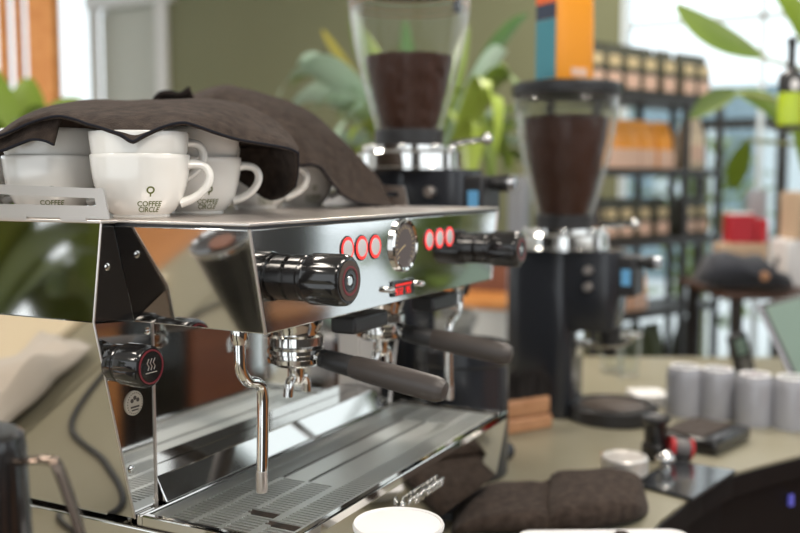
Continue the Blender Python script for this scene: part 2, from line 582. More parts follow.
# gauge
gx, gz = .3575, 1.3925
b = B()
b.lathe([(.0375, 0), (.0375, .004), (.0350, .0062), (.0315, .0050), (.0310, .0030), (.0310, 0)], (gx, 0, gz), (0, -1, 0), 56)
ga = obj('pressure_gauge', b, 'chrome', mach)
b = B()
b.lathe([(.0312, .0030), (.0306, .0036)], (gx, 0, gz), (0, -1, 0), 48)
gf = obj('gauge_dial', b, 'gauge_face', ga)
b = B()
for k in range(19):
    a = math.radians(-40 + 260 * k / 18)
    d = Vector((math.cos(a), 0, math.sin(a)))
    b.tube([Vector((gx, -.0039, gz)) + d * .0225, Vector((gx, -.0039, gz)) + d * (.027 if k % 3 else .0285)], .0004, 5)
b.tube([(gx, -.0041, gz), (gx - .019, -.0041, gz - .008)], .0006, 5)
obj('gauge_marks', b, 'label_cream', gf)
# small display with its two pins
dx, dz = .3555, 1.3337
b = B()
b.box((dx - .0325, -.0035, dz - .0108), (dx + .0325, 0, dz + .0108))
dp = obj('display', b, 'black_gloss', mach, bevel=.001)
SEG = {'9': 'abcdfg', '3': 'abcdg', '2': 'abdeg', '5': 'acdfg', '0': 'abcdef', '4': 'bcfg'}
def digit(b, ch, x, z, w, h):
    t = w * .2
    q = {'a': (0, h - t, w, h), 'd': (0, 0, w, t), 'g': (0, h / 2 - t / 2, w, h / 2 + t / 2), 'f': (0, h / 2, t, h), 'e': (0, 0, t, h / 2),
         'b': (w - t, h / 2, w, h), 'c': (w - t, 0, w, h / 2)}
    for s in SEG[ch]:
        a = q[s]
        b.box((x + a[0], -.0041, z + a[1]), (x + a[2], -.0034, z + a[3]))
b = B()
for k in range(8):
    b.box((dx - .026 + k * .0063, -.0041, dz + .0035), (dx - .026 + k * .0063 + .0042, -.0034, dz + .0062))
for i, ch in enumerate('932'):
    digit(b, ch, dx - .026 + i * .0082, dz - .0085, .0052, .0088)
for i, ch in enumerate('95'):
    digit(b, ch, dx + .006 + i * .0082, dz - .0085, .0052, .0088)
obj('display_digits', b, 'red_led', dp, smooth=False)
for x in (dx - .0445, dx + .0475):
    b = B()
    b.lathe([(.0042, 0), (.0042, .009), (.0032, .0115), (.001, .012)], (x, 0, dz + .001), (0, -1, 0), 20)
    obj('toggle_pin', b, 'chrome', mach)

# groups, valve covers, steam wands
for gx_ in (.2385, .4785):
    b = B()
    b.lathe([(.030, .06), (.030, .045), (.036, .042), (.0365, .028), (.0335, .022), (.0335, .016), (.0375, .013), (.0378, .002), (.035, 0)],
            (gx_, .10, 1.2625), seg=48)
    obj('group_head', b, 'chrome', mach, sharp=.5)
    b = B()
    b.box((gx_ + .006, .012, 1.281), (gx_ + .100, .050, 1.304))
    obj('valve_cover', b, 'black', mach, bevel=.004)
def wand(f):
    b = B()
    pts = spline([(f(.0480), .05, 1.318), (f(.0480), .05, 1.286), (f(.0500), .05, 1.266), (f(.0620), .05, 1.2515), (f(.0800), .05, 1.2455), (f(.0905), .05, 1.233),
                  (f(.0905), .05, 1.19), (f(.0880), .05, 1.136)], 7)
    b.tube(pts, .0070, 16)
    w = obj('steam_wand', b, 'chrome', mach)
    b = B()
    b.lathe([(.0088, .018), (.0105, .012), (.0105, .002), (.0085, -.003), (.0075, -.006)], (f(.0480), .05, 1.302), seg=24)
    obj('ball_joint', b, 'chrome', w)
    b = B()
    b.lathe([(.0071, .026), (.0073, .005), (.0066, .0)], (f(.0872), .05, 1.1125), seg=20)
    obj('nozzle', b, 'satin', w)
both(wand)

# drip tray
tx0, tx1, ty0, ty1, tz = .030, .7225, -.020, .1940, 1.080
b = B()
b.box((tx0, ty0, 1.066), (tx1, ty0 + .011, tz))
b.box((tx0, ty1 - .008, 1.066), (tx1, ty1, tz))
b.box((tx0, ty0 + .011, 1.066), (tx0 + .010, ty1 - .008, tz))
b.box((tx1 - .012, ty0 + .011, 1.066), (tx1, ty1 - .008, tz))
dt = obj('drip_tray', b, 'mirror', mach, smooth=False, bevel=.002)
b = B()
b.box((tx0 + .006, ty0 + .006, 1.0625), (tx1 - .006, ty1 - .004, 1.0655))
obj('tray_bottom', b, 'badge_dark', dt)
b = B()
b.prism([(tx0 + .002, ty0 + .0012, 1.0665), (tx0 + .002, .0, .962), (tx0 + .002, .0028, .962), (tx0 + .002, ty0 + .006, 1.0665)], (tx1 - tx0 - .002, 0, 0))
tf = obj('tray_front', b, 'mirror', mach, smooth=False)
xs = [tx0 + .010]
cols = []
x = tx0 + .016
while x < tx1 - .024:
    cols.append((x, x + .0046, True))
    cols.append((x + .0046, x + .0078, False))
    x += .0078
bands = [(-.009, -.002, 0), (-.002, .034, 1), (.034, .044, 0), (.044, .080, 2), (.080, .086, 3), (.086, .122, 2), (.122, .128, 3), (.128, .160, 1), (.160, .184, 0)]
b = B()
for (x0, x1, slot) in cols:
    for (y0, y1, kind) in bands:
        mid = .24 < x0 < .60
        hole = slot and (kind == 1 or (kind == 2 and not mid))
        if mid and kind == 3:
            hole = True
        if (.078 < x0 < .094 and -.002 <= y0 < .044) or (.105 < x0 < .118 and .04 < y0 < .085):
            hole = True
        if .072 < x0 < .125 and kind == 1 and not hole:
            hole = slot
        if hole:
            continue
        vs = [b.bm.verts.new(v) for v in ((x0, y0, 1.0765), (x1, y0, 1.0765), (x1, y1, 1.0765), (x0, y1, 1.0765))]
        b.bm.faces.new(vs)
bmesh.ops.remove_doubles(b.bm, verts=b.bm.verts, dist=1e-5)
obj('grate', b, 'grate', dt, smooth=False, solid=.002)
b = B()
b.prism([(.0735, .1835, 1.0825), (.0735, .2005, 1.113), (.0735, .2355, 1.113), (.0735, .2355, 1.0825)], (.5700, 0, 0))
obj('tray_ledge', b, 'mirror', mach, smooth=False, bevel=.0012)
# raised script on the tray front
sl = Vector((0, .0214, -.1045)).normalized()
def logo(x, y):
    p = Vector((.385, -.0158, 1.034)) - sl * (y) + Vector((x, 0, 0))
    return p + Vector((0, -.0035, 0))
b = text_bm('la marzocco', .030, lambda x, y: logo(x + y * .22, y - .012))
obj('script_logo', b, 'chrome', tf, smooth=False, solid=.0022)

# ------------------------------------------------------------------ portafilters
def portafilter(gx_, tip, label):
    t = thing('portafilter', label, 'portafilter', (gx_, .10, 1.195), 'portafilters locked in the groups')
    c = Vector((gx_, .10, 0))
    b = B()
    b.lathe([(.0362, 1.2622), (.0385, 1.259), (.0385, 1.2535), (.0360, 1.252), (.0360, 1.248), (.0385, 1.2465), (.0380, 1.241), (.030, 1.236), (.014, 1.232)], c, seg=48)
    obj('basket_ring', b, 'chrome', t, sharp=.5)
    b = B()
    b.lathe([(.0115, 1.234), (.0115, 1.214), (.0095, 1.210)], c, seg=24)
    sp = obj('spout_stem', b, 'chrome', t)
    for s in (-1, 1):
        b = B()
        b.tube(spline([c + Vector((s * .002, 0, 1.2145)), c + Vector((s * .012, -.001, 1.2175)), c + Vector((s * .020, -.002, 1.212)), c + Vector((s * .0225, -.002, 1.196))], 6),
               .0066, 12)
        obj('spout', b, 'chrome', sp)
    a = Vector((gx_, .068, 1.249))
    tip = Vector(tip)
    d = (tip - a).normalized()
    L = (tip - a).length
    b = B()
    b.cyl(a - d * .004, a + d * .02, .0098, .0105)
    obj('neck', b, 'chrome', t)
    b = B()
    b.cyl(a + d * .008, a + d * .014, .0125, .0125)
    obj('collar', b, 'black', t)
    b = B()
    b.lathe([(.0118, .014), (.0135, .020), (.0142, .054), (.0132, .056)], a, d, 28)
    obj('ferrule', b, 'black', t)
    b = B()
    b.lathe([(.0140, .054), (.0152, .06), (.0163, .09), (.0170, .13), (.0166, L - .016), (.0152, L - .008), (.0120, L - .002), (.006, L)], a, d, 32)
    obj('handle', b, 'handle', t)
    return t
portafilter(.2385, (.247, -.118, 1.219), 'portafilter in the near group with taupe handle, closest to the steam knob')
portafilter(.4785, (.503, -.110, 1.2225), 'portafilter in the far group with taupe handle, behind the near handle')

# ------------------------------------------------------------------ cups on the machine
SH = 1.4372
def cup_profile():
    return [(.0315, 0), (.0325, .0015), (.0318, .0035), (.0365, .0065), (.0425, .0140), (.0475, .0240), (.0515, .0370), (.0540, .0510), (.0555, .0660), (.0559, .0705),
            (.0553, .0715), (.0540, .0706), (.0520, .0520), (.0490, .0360), (.0430, .0210), (.0330, .0110), (.0150, .0080), (.0010, .0078)]
def cup_r(h):
    pr = cup_profile()[:10]
    for (r0, h0), (r1, h1) in zip(pr, pr[1:]):
        if h0 <= h <= h1:
            return r0 + (r1 - r0) * (h - h0) / max(h1 - h0, 1e-6)
    return pr[-1][0]
def make_cup(loc, rot, label, group):
    t = thing('cappuccino_cup', label, 'cup', (0, 0, 0), group)
    b = B()
    b.lathe(cup_profile(), seg=72)
    obj('bowl', b, 'ceramic', t, sharp=.9)
    b = B()
    pts = spline([(.0515, 0, .0600), (.0600, 0, .0610), (.0715, 0, .0585), (.0775, 0, .0490), (.0750, 0, .0375), (.0670, 0, .0275), (.0560, 0, .0205), (.0440, 0, .0165)], 6)
    rings = []
    n = len(pts)
    for i, p in enumerate(pts):
        tg = (pts[min(i + 1, n - 1)] - pts[max(i - 1, 0)]).normalized()
        nr = Vector((0, 1, 0)).cross(tg)
        k = abs(2 * i / (n - 1) - 1)
        ww, th = .0070 + .004 * k ** 3, .0050 + .0014 * k ** 4
        rings.append([p + Vector((0, 1, 0)) * math.cos(a) * ww + nr * math.sin(a) * th for a in [2 * PI * q / 14 for q in range(14)]])
    b.loft(rings)
    obj('handle', b, 'ceramic', t)
    la = math.radians(-72)
    def wrap(x, y):
        r = cup_r(max(0, y)) + .0004
        a = la + x / .046
        return (r * math.cos(a), r * math.sin(a), y)
    b = text_bm('COFFEE\nCIRCLE', .0082, lambda x, y: wrap(x, y + .0135))
    c2 = B()
    circ = [(math.cos(q * PI / 12), math.sin(q * PI / 12)) for q in range(24)]
    for rr in (.0042,):
        o_ = [b.bm.verts.new(wrap(x * rr, .0315 + y * rr)) for x, y in circ]
        i_ = [b.bm.verts.new(wrap(x * rr * .6, .0315 + y * rr * .6)) for x, y in circ]
        for q in range(24):
            j = (q + 1) % 24
            b.bm.faces.new((o_[q], o_[j], i_[j], i_[q]))
    for y0, y1, hw in ((.0243, .0275, .0007),):
        vs = [b.bm.verts.new(wrap(x, y)) for x, y in ((-hw, y0), (hw, y0), (hw, y1), (-hw, y1))]
        b.bm.faces.new(vs)
    c2.bm.free()
    obj('printed_logo', b, 'green_print', t, smooth=False)
    t.location = loc
    t.rotation_euler.z = rot
    t.scale = (KC, KC, KC)
    return t
KC = 1.06
NEST = .0385
GC = 'white cappuccino cups stacked on the espresso machine'
h0 = math.radians(-54)
def far(x, y):
    return (CAM.x + (x - CAM.x) * KC, CAM.y + (y - CAM.y) * KC)
cup0 = make_cup((*far(.020, .165), SH), h0, 'white cup at the shelf corner, nearest of all, its whole green logo in view', GC)
for (x, y, z, r, lab) in (
    (.022, .168, SH + .027, h0 + .45, 'upper white cup nested in the large corner cup, just under the pointed towel corner'),
    (.018, .305, SH, h0 - .12, 'lower white cup left of the corner cup, half behind the slotted rail'),
    (.020, .307, SH + .034, h0 - .22, 'upper white cup left of the corner cup, filling the gap in the towel hem'),
    (.018, .455, SH, h0, 'white cup cut off by the left edge of the photo behind the rail'),
    (.149, .188, SH, h0 + .02, 'lower white cup right of the corner cup, with the largest clear handle loop'),
    (.151, .191, SH + NEST, h0 + .9, 'upper white cup right of the corner cup, mostly under the towel'),
    (.378, .262, SH, h0 + .05, 'white cup in the shade of the hanging near towel, third along the shelf front'),
    (.530, .277, SH, h0 + .05, 'farthest white cup on the machine, under the hem of the far towel')):
    dup(cup0, (*far(x, y), z), r, lab)

# ------------------------------------------------------------------ towels draped over the cups
def loft_cloth(rows, nu=64, nv=10, amp=.003, fr=16, seed=0):
    """rows: lists of control points (near hem -> back); returns a dense grid of points"""
    dense = []
    for r in rows:
        s = spline(r, 24)
        L = [0]
        for a, b_ in zip(s, s[1:]):
            L.append(L[-1] + (b_ - a).length)
        out = []
        k = 0
        for i in range(nu + 1):
            t = L[-1] * i / nu
            while k < len(s) - 2 and L[k + 1] < t:
                k += 1
            f = (t - L[k]) / max(L[k + 1] - L[k], 1e-9)
            out.append(s[k].lerp(s[k + 1], min(max(f, 0), 1)))
        dense.append(out)
    G = []
    for i in range(nu + 1):
        G.append(spline([d[i] for d in dense], nv))
    for i, c in enumerate(G):
        for j, p in enumerate(c):
            w = noise.noise_vector(p * fr + Vector((seed, 3, 1))) * amp + noise.noise_vector(p * fr * 2.6) * amp * .35
            w2 = min(1, j / 3)
            c[j] = p + w * (0.35 + .65 * w2)
    return G

def px_row(pts, d):
    out = []
    for i, q in enumerate(pts):
        dd = q[2] if len(q) > 2 else d
        out.append(P(q[0], q[1], dd))
    return out

def cloth(name, patches, hems, label, loc):
    t = thing(name, label, 'towel', loc)
    b = B()
    for g in patches:
        b.grid(g)
    bm = b.bm
    obj('cloth', b, 'towel', t, solid=.0035)
    b = B()
    for h in hems:
        b.tube(h, .0015, 6)
    obj('hem', b, 'towel_hem', t)
    return t

# near towel
hem = px_row([(-30, 146), (-8, 138), (12, 131), (34, 122), (57, 116), (74, 119), (88, 124), (106, 129), (121, 134), (133, 141), (142, 136), (160, 127), (180, 122), (193, 124),
              (212, 131), (232, 138), (252, 142), (272, 145), (290, 149), (297, 153)], 1.055)
def redepth(row, f):
    """move points of a row along their own sight line to depth f(pixel x)"""
    out = []
    for p in row:
        r = p - CAM
        z = r.dot(FW)
        px = 400 + F * r.dot(RT) / z
        out.append(CAM + r * (f(px) * KC / z))
    return out
def lerp_tab(tab):
    def f(x):
        if x <= tab[0][0]:
            return tab[0][1]
        for (a, b_), (c, d) in zip(tab, tab[1:]):
            if x <= c:
                return b_ + (d - b_) * (x - a) / (c - a)
        return tab[-1][1]
    return f
hem = redepth(hem, lerp_tab([(-30, 1.055), (50, 1.06), (100, 1.035), (133, 1.022), (200, 1.06), (250, 1.12), (297, 1.17)]))
brow = redepth(px_row([(-30, 143), (-4, 134), (28, 118), (57, 111), (100, 114), (135, 118), (180, 111), (215, 114), (250, 124), (280, 136), (298, 150)], 1.1),
               lerp_tab([(-30, 1.07), (57, 1.08), (133, 1.06), (200, 1.10), (260, 1.17), (298, 1.20)]))
crest = redepth(px_row([(-30, 141), (0, 132), (34, 112), (78, 102), (135, 103.5), (190, 100), (236, 105), (268, 119), (288, 135), (299, 150)], 1.2),
                lerp_tab([(-30, 1.2), (57, 1.2), (133, 1.17), (200, 1.21), (260, 1.27), (298, 1.25)]))
back = redepth(px_row([(-30, 142), (0, 135), (34, 117), (78, 107), (135, 107), (190, 105), (236, 110), (268, 123), (288, 138), (299, 152)], 1.3),
               lerp_tab([(-30, 1.34), (57, 1.36), (133, 1.36), (200, 1.37), (260, 1.36), (298, 1.30)]))
tail = redepth(px_row([(-30, 165), (0, 165), (34, 163), (78, 160), (135, 158), (190, 156), (236, 156), (268, 158), (288, 158), (299, 160)], 1.3), lambda x: 1.42)
g1 = loft_cloth([hem, brow, crest, back, tail], 90, 8, .0034, 15, 1)
# the turned-under flap at the left
fl_top = redepth(px_row([(-30, 146), (0, 136), (30, 123), (57, 116.5), (63, 116)], 1.1), lambda x: 1.072)
fl_mid = redepth(px_row([(-30, 151), (0, 144), (28, 132), (52, 126), (59.5, 121)], 1.1), lambda x: 1.068)
fl_low = redepth(px_row([(-30, 157), (0, 151), (16, 145), (31, 139.5), (43, 140.5), (53.5, 145)], 1.1), lambda x: 1.064)
g2 = loft_cloth([fl_top, fl_mid, fl_low], 30, 6, .0012, 20, 4)
# the end hanging down on the right
d_top = redepth(px_row([(228, 146), (250, 146), (275, 147), (298, 152)], 1.2), lerp_tab([(228, 1.31), (275, 1.30), (298, 1.20)]))
d_mid = redepth(px_row([(232, 165), (255, 172), (280, 172), (298, 170)], 1.2), lerp_tab([(228, 1.34), (275, 1.33), (298, 1.26)]))
d_low = redepth(px_row([(240, 180), (256, 192), (270, 200), (284, 196), (296, 186)], 1.2), lerp_tab([(228, 1.36), (270, 1.33), (298, 1.28)]))
g3 = loft_cloth([d_top, d_mid, d_low], 30, 6, .0015, 18, 6)
low = [c[-1] for c in g2]
cloth('microfibre_towel', [g1, g2, g3], [[c[0] for c in g1], low, [c[-1] for c in g3], list(g1[-1]) and list(g3[-1])],
      'brown towel draped over the near cups with a dark hem and one pointed corner', (.02, .2, 1.52))
# far towel
f0 = redepth(px_row([(150, 120), (200, 126), (245, 140), (282, 158), (298, 165), (318, 166), (334, 185), (347, 198), (366, 204), (393, 207)], 1.45),
             lerp_tab([(150, 1.42), (280, 1.42), (320, 1.44), (350, 1.50), (393, 1.60)]))
f1 = redepth(px_row([(151, 108), (200, 112), (245, 118), (285, 130), (310, 143), (336, 158), (352, 176), (372, 195), (394, 207)], 1.5),
             lerp_tab([(150, 1.46), (280, 1.47), (320, 1.50), (350, 1.54), (393, 1.61)]))
f2 = redepth(px_row([(153, 97), (172, 99), (192, 97), (208, 90), (225, 86), (244, 91), (288, 104), (330, 131), (360, 158), (383, 186), (395, 206)], 1.55),
             lerp_tab([(150, 1.55), (280, 1.56), (393, 1.64)]))
f4_ = redepth(px_row([(155, 170), (192, 170), (225, 170), (244, 172), (288, 178), (330, 186), (360, 196), (383, 203), (395, 209)], 1.7), lambda x: 1.74)
f3 = redepth(px_row([(155, 106), (192, 104), (225, 96), (244, 99), (288, 112), (330, 138), (360, 164), (383, 190), (395, 208)], 1.7),
             lerp_tab([(150, 1.70), (280, 1.72), (393, 1.70)]))
g4 = loft_cloth([f0, f1, f2, f3, f4_], 80, 8, .006, 11, 9)
tip = loft_cloth([redepth(px_row([(153, 99), (160, 92), (170, 91), (180, 93), (187, 88), (190, 87)], 1.5), lambda x: 1.50),
                  redepth(px_row([(152, 103), (164, 100), (175, 101), (184, 99), (195, 100)], 1.5), lambda x: 1.53)], 20, 4, .001, 20, 2)
cloth('microfibre_towel', [g4, tip], [[c[0] for c in g4], [c[0] for c in tip]],
      'darker brown towel humped over the far cups, behind the near towel', (.38, .3, 1.5))

# ------------------------------------------------------------------ counter
edge_pts = [(-1.35, -.27), (.70, -.268), (.80, -.272), (1.0, -.305), (1.134, -.342), (1.218, -.386), (1.334, -.4535), (1.62, -.62), (1.95, -.74), (2.3, -.80)]
cpoly = edge_pts + [(2.60, -.44), (2.32, .115), (2.05, .74), (-1.35, .74)]
wt = thing('worktop', 'grey-green worktop with a curved black front edge carrying the machine and grinders', 'worktop', (.6, .2, CT))
b = B()
b.prism([(x, y, CT - .006) for x, y in cpoly], (0, 0, .006))
obj('surface', b, 'counter', wt, smooth=False)
b = B()
b.prism([(x, y, CT - .05) for x, y in [(x, y - .004) for x, y in edge_pts] + [(2.61, -.44), (2.33, .12), (2.06, .745), (-1.358, .745)]], (0, 0, .0438))
obj('edge_band', b, 'cabinet', wt, smooth=False, bevel=.002)
cb = thing('base_cabinet', 'black curved cabinet under the worktop at the lower right corner', 'cabinet', (1.2, -.1, 0))
b = B()
ins = [(x, y + .018) for x, y in edge_pts] + [(2.58, -.42), (2.29, .11), (2.03, .70), (-1.3, .70)]
b.prism([(x, y, .0) for x, y in ins], (0, 0, CT - .052))
obj('body', b, 'cabinet', cb, smooth=False)
vi = pmat('violet_indicator', (.1, .1, .5), .4, emit=(.25, .25, 1), es=.22)
b = B()
c = Vector((1.330, -.4385, .80))
b.box((-.006, -.004, -.012), (.006, .002, .012), Matrix.Translation(c) @ Matrix.Rotation(math.radians(-31), 4, 'Z'))
obj('indicator_light', b, vi, cb)
wt2 = thing('worktop', 'worktop left of the machine, seen only mirrored in its side panels', 'worktop', (-.7, 1.1, 0))
b = B()
lp = [(-1.35, .748), (-.05, .748), (-.05, 1.20), (-.63, 1.20), (-.63, .975), (-1.35, .975)]
b.prism([(x, y, CT - .006) for x, y in lp], (0, 0, .006))
obj('surface', b, 'counter', wt2, smooth=False)
b = B()
b.prism([(x, y, 0) for x, y in [(-1.33, .76), (-.07, .76), (-.07, 1.18), (-.62, 1.18), (-.62, .965), (-1.33, .965)]], (0, 0, CT - .0065))
obj('body', b, 'cabinet', wt2, smooth=False)
t = thing('sideboard', 'orange wooden sideboard behind the left worktop, seen mirrored in the box side', 'sideboard', (-1.0, 1.3, 0))
b = B()
b.box((-1.35, .99, 0), (-.66, 1.60, .84))
obj('body', b, 'brown_wood', t)
b = B()
b.box((-1.36, .985, .84), (-.65, 1.62, .87))
obj('top', b, 'brown_wood', t)

# ------------------------------------------------------------------ grinders
def grinder(bx, by, zc, beans_h, label, blabel, clip, tray=True):
    """zc = height of the collar's lower edge; front faces -Y"""
    t = thing('coffee_grinder', label, 'coffee grinder', (bx, by, CT), 'black coffee grinders with clear hoppers')
    def sup(cx, cy, hx, hy, z, e=.45, n=40):
        out = []
        for i in range(n):
            a = 2 * PI * i / n
            ca, sa = math.cos(a), math.sin(a)
            out.append((cx + hx * math.copysign(abs(ca) ** e, ca), cy + hy * math.copysign(abs(sa) ** e, sa), z))
        return out
    b = B()
    b.loft([sup(bx, by, .072, .082, CT), sup(bx, by, .076, .086, CT + .01), sup(bx, by, .076, .086, zc - .012), sup(bx, by, .074, .084, zc)])
    obj('body', b, 'blue_black', t)
    b = B()
    b.loft([sup(bx, by - .10, .058, .080, zc - .195), sup(bx, by - .10, .064, .088, zc - .185), sup(bx, by - .10, .070, .098, zc - .10), sup(bx, by - .10, .070, .098, zc - .004), sup(bx, by - .10, .067, .095, zc)])
    obj('head', b, 'blue_black', t)
    b = B()
    b.lathe([(.104, 0), (.108, .004), (.108, .034), (.100, .040), (.085, .040), (.082, .036), (.001, .035)], (bx, by - .175, CT), seg=48)
    if tray:
        bt = obj('base_tray', b, 'black_metal', t, sharp=.5)
        b = B()
        b.lathe([(.080, .0362), (.078, .0375), (.001, .0375)], (bx, by - .175, CT), seg=40)
        obj('tray_mat', b, 'badge_dark', bt)
    # front controls
    fy = by - .198
    b = B()
    b.box((bx - .050, fy - .035, zc - .108), (bx + .050, fy + .01, zc - .012))
    cx = obj('control_box', b, 'black', t, bevel=.006)
    b = B()
    b.box((bx - .0520, fy - .026, zc - .080), (bx - .0495, fy - .004, zc - .042))
    obj('lcd', b, 'blue_lcd', cx)
    b = B()
    b.lathe([(.013, 0), (.013, .014), (.017, .016), (.018, .034), (.013, .038)], (bx, fy - .035, zc - .028), (0, -1, 0), 24)
    b2 = b
    kb = obj('dial', b2, 'black', cx)
    b = B()
    b.lathe([(.014, 0), (.014, .012), (.01, .014)], (bx, fy - .073, zc - .028), (0, -1, 0), 24)
    obj('dial_cap', b, 'alu', kb)
    for z in (-.045, -.085):
        b = B()
        b.lathe([(.011, 0), (.011, .016), (.009, .019)], (bx - .0695, by - .13, zc + z), (-1, 0, 0), 20)
        obj('adjust_knob', b, 'satin', t)
    # spout and fork
    b = B()
    b.lathe([(.028, 0), (.024, -.03), (.017, -.065), (.014, -.07)], (bx, by - .165, zc - .19), seg=24)
    obj('outlet', b, 'black', t)
    b = B()
    for s in (-1, 1):
        b.tube(spline([(bx + s * .012, by - .08, zc - .235), (bx + s * .034, by - .10, zc - .235), (bx + s * .036, by - .16, zc - .232), (bx + s * .034, by - .205, zc - .226), (bx + s * .030, by - .212, zc - .205)], 5), .0055, 10)
    b.box((bx - .03, by - .09, zc - .265), (bx + .03, by - .08, zc - .205))
    obj('portafilter_fork', b, 'chrome', t)
    # collar, hopper
    hx, hy = bx, by - .045
    b = B()
    b.lathe([(.112, 0), (.112, .004), (.109, .006), (.109, .034), (.104, .040), (.088, .042), (.088, .050), (.078, .054), (.070, .054)], (hx, hy, zc), seg=56)
    co = obj('collar', b, 'chrome', t, sharp=.5)
    for k in range(8):
        a = 2 * PI * k / 8 + .3
        b = B()
        c = Vector((hx + .092 * math.cos(a), hy + .092 * math.sin(a), zc + .041))
        b.lathe([(.008, 0), (.008, .008), (.006, .011), (.001, .012)], c, seg=16)
        obj('bolt', b, 'chrome', co)
    b = B()
    b.cyl((hx + .03, hy - .085, zc + .055), (hx + .015, hy - .165, zc + .062), .006)
    b.sphere((hx + .014, hy - .170, zc + .0625), .0125)
    obj('grind_lever', b, 'chrome', t)
    hz = zc + .052
    b = B()
    b.lathe([(.0715, -.004), (.0725, .0), (.0725, .030), (.070, .032), (.068, .032)], (hx, hy, hz), seg=48)
    obj('hopper_neck', b, 'black', t)
    prof = [(.066, .008), (.070, .03), (.086, .085), (.103, .148), (.1165, .212), (.1245, .268), (.129, .325)]
    b = B()
    b.lathe(prof, (hx, hy, hz), seg=64, cap=False)
    hp = obj('hopper', b, 'hopper', t, solid=.0035)
    b = B()
    ring = [(hx + .1295 * math.cos(2 * PI * k / 48), hy + .1295 * math.sin(2 * PI * k / 48), hz + .321) for k in range(48)]
    b.tube(ring, .0022, 6, True)
    for zz, rr in ((.300, .1245), (.286, .123)):
        b.tube([(hx + rr * math.cos(2 * PI * k / 48), hy + rr * math.sin(2 * PI * k / 48), hz + zz) for k in range(48)], .0016, 6, True)
    obj('rim_ring', b, 'brush_wood' if clip else 'black', hp)
    b = B()
    b.lathe([(.1315, .324), (.1325, .328), (.1325, .346), (.127, .351), (.001, .352)], (hx, hy, hz), seg=56)
    obj('lid', b, 'black', t)
    if clip:
        b = B()
        b.box((hx - .030, hy - .1225, hz + .262), (hx - .004, hy - .112, hz + .34))
        obj('lid_clip', b, 'black_gloss', t, bevel=.003)
    # beans rest in the hopper
    b = B()
    def inner(h):
        for (r0, h0_), (r1, h1) in zip(prof, prof[1:]):
            if h0_ <= h <= h1:
                return r0 + (r1 - r0) * (h - h0_) / (h1 - h0_)
        return prof[-1][0]
    hs = [.012 + (beans_h - .012) * k / 22 for k in range(23)]
    pr = [(inner(h) * .83, h) for h in hs] + [(inner(beans_h) * .83 * q, beans_h + .012 * (1 - q)) for q in (.93, .8, .6, .4, .2, .02)]
    b.lathe(pr, (hx, hy, hz), seg=110)
    for v in b.bm.verts:
        d = Vector((v.co.x - hx, v.co.y - hy, 0))
        n = noise.cell_vector(v.co * 95) if hasattr(noise, 'cell_vector') else noise.noise_vector(v.co * 90)
        k = noise.noise(v.co * 120) * .0035 + noise.noise(v.co * 55) * .003
        if d.length > 1e-4:
            v.co += d.normalized() * k
        v.co.z += noise.noise(v.co * 100 + Vector((9, 2, 4))) * .004
    bo = obj('coffee_beans', b, 'bean', None, origin=(hx, hy, hz))
    tag(bo, blabel, 'coffee beans', None, 'stuff')
    return t, Vector((hx, hy, hz + .352))
zr = lambda y, d: P(560, y, d).z
g_r, lid_r = grinder(1.460, .158, zr(247, 2.40), .268, 'black coffee grinder standing right of the machine with an orange bag on its lid',
                     'dark roasted beans filling most of the hopper under the orange bag', False)
g_l, lid_l = grinder(.985, .350, zr(170, 2.00), .182, 'black coffee grinder behind the machine, its clear hopper cut by the top of the photo',
                     'dark roasted beans half filling the hopper behind the machine', True, False)

# ------------------------------------------------------------------ coffee bags
def bag_bm(w, d, h, tuck=.8):
    """a standing gusseted bag, front towards -Y, base at the origin"""
    b = B()
    def ring(hw, hd, z, e=.35, n=28):
        out = []
        for i in range(n):
            a = 2 * PI * i / n
            ca, sa = math.cos(a), math.sin(a)
            out.append((hw * math.copysign(abs(ca) ** e, ca), hd * math.copysign(abs(sa) ** e, sa), z))
        return out
    b.loft([ring(w * .47, d * .46, 0), ring(w * .5, d * .5, h * .03), ring(w * .5, d * .5, h * .45), ring(w * .5, d * .46, h * .65), ring(w * .5, d * .26, h * tuck),
            ring(w * .5, d * .07, h * .93), ring(w * .5, d * .06, h)])
    return b
def xf(b, loc, rz):
    m = Matrix.Translation(loc) @ Matrix.Rotation(rz, 4, 'Z')
    bmesh.ops.transform(b.bm, matrix=m, verts=b.bm.verts)
    return b
bl = lid_r + Vector((-.012, .0, .0006))
t = thing('coffee_bag', 'orange coffee bag with a teal side standing on the hopper lid of the right grinder', 'coffee bag', bl)
rz = math.radians(-120 + 90)
obj('pouch', xf(bag_bm(.128, .085, .30, .86), bl, rz), 'bag_orange', t)
b = B()
def gus(z0, z1, x=-.0648):
    return [(x, -.034, z0), (x, .034, z0), (x, .034, z1), (x, -.034, z1)]
for nm, z0, z1, mt in (('teal_gusset', .006, .145, 'bag_teal'), ('navy_band', .146, .182, 'bag_navy'), ('red_band', .183, .215, 'bag_red')):
    b = B()
    b.prism(gus(z0, z1), (.003, 0, 0))
    obj(nm, xf(b, bl, rz), mt, t, smooth=False)
b = B()
b.box((-.02, -.0445, .012), (.03, -.041, .032))
obj('small_label', xf(b, bl, rz), 'label_pink', t, smooth=False)

# ------------------------------------------------------------------ small things on the worktop
def at_ct(px, py, z=CT):
    return PZ(px, py, z)

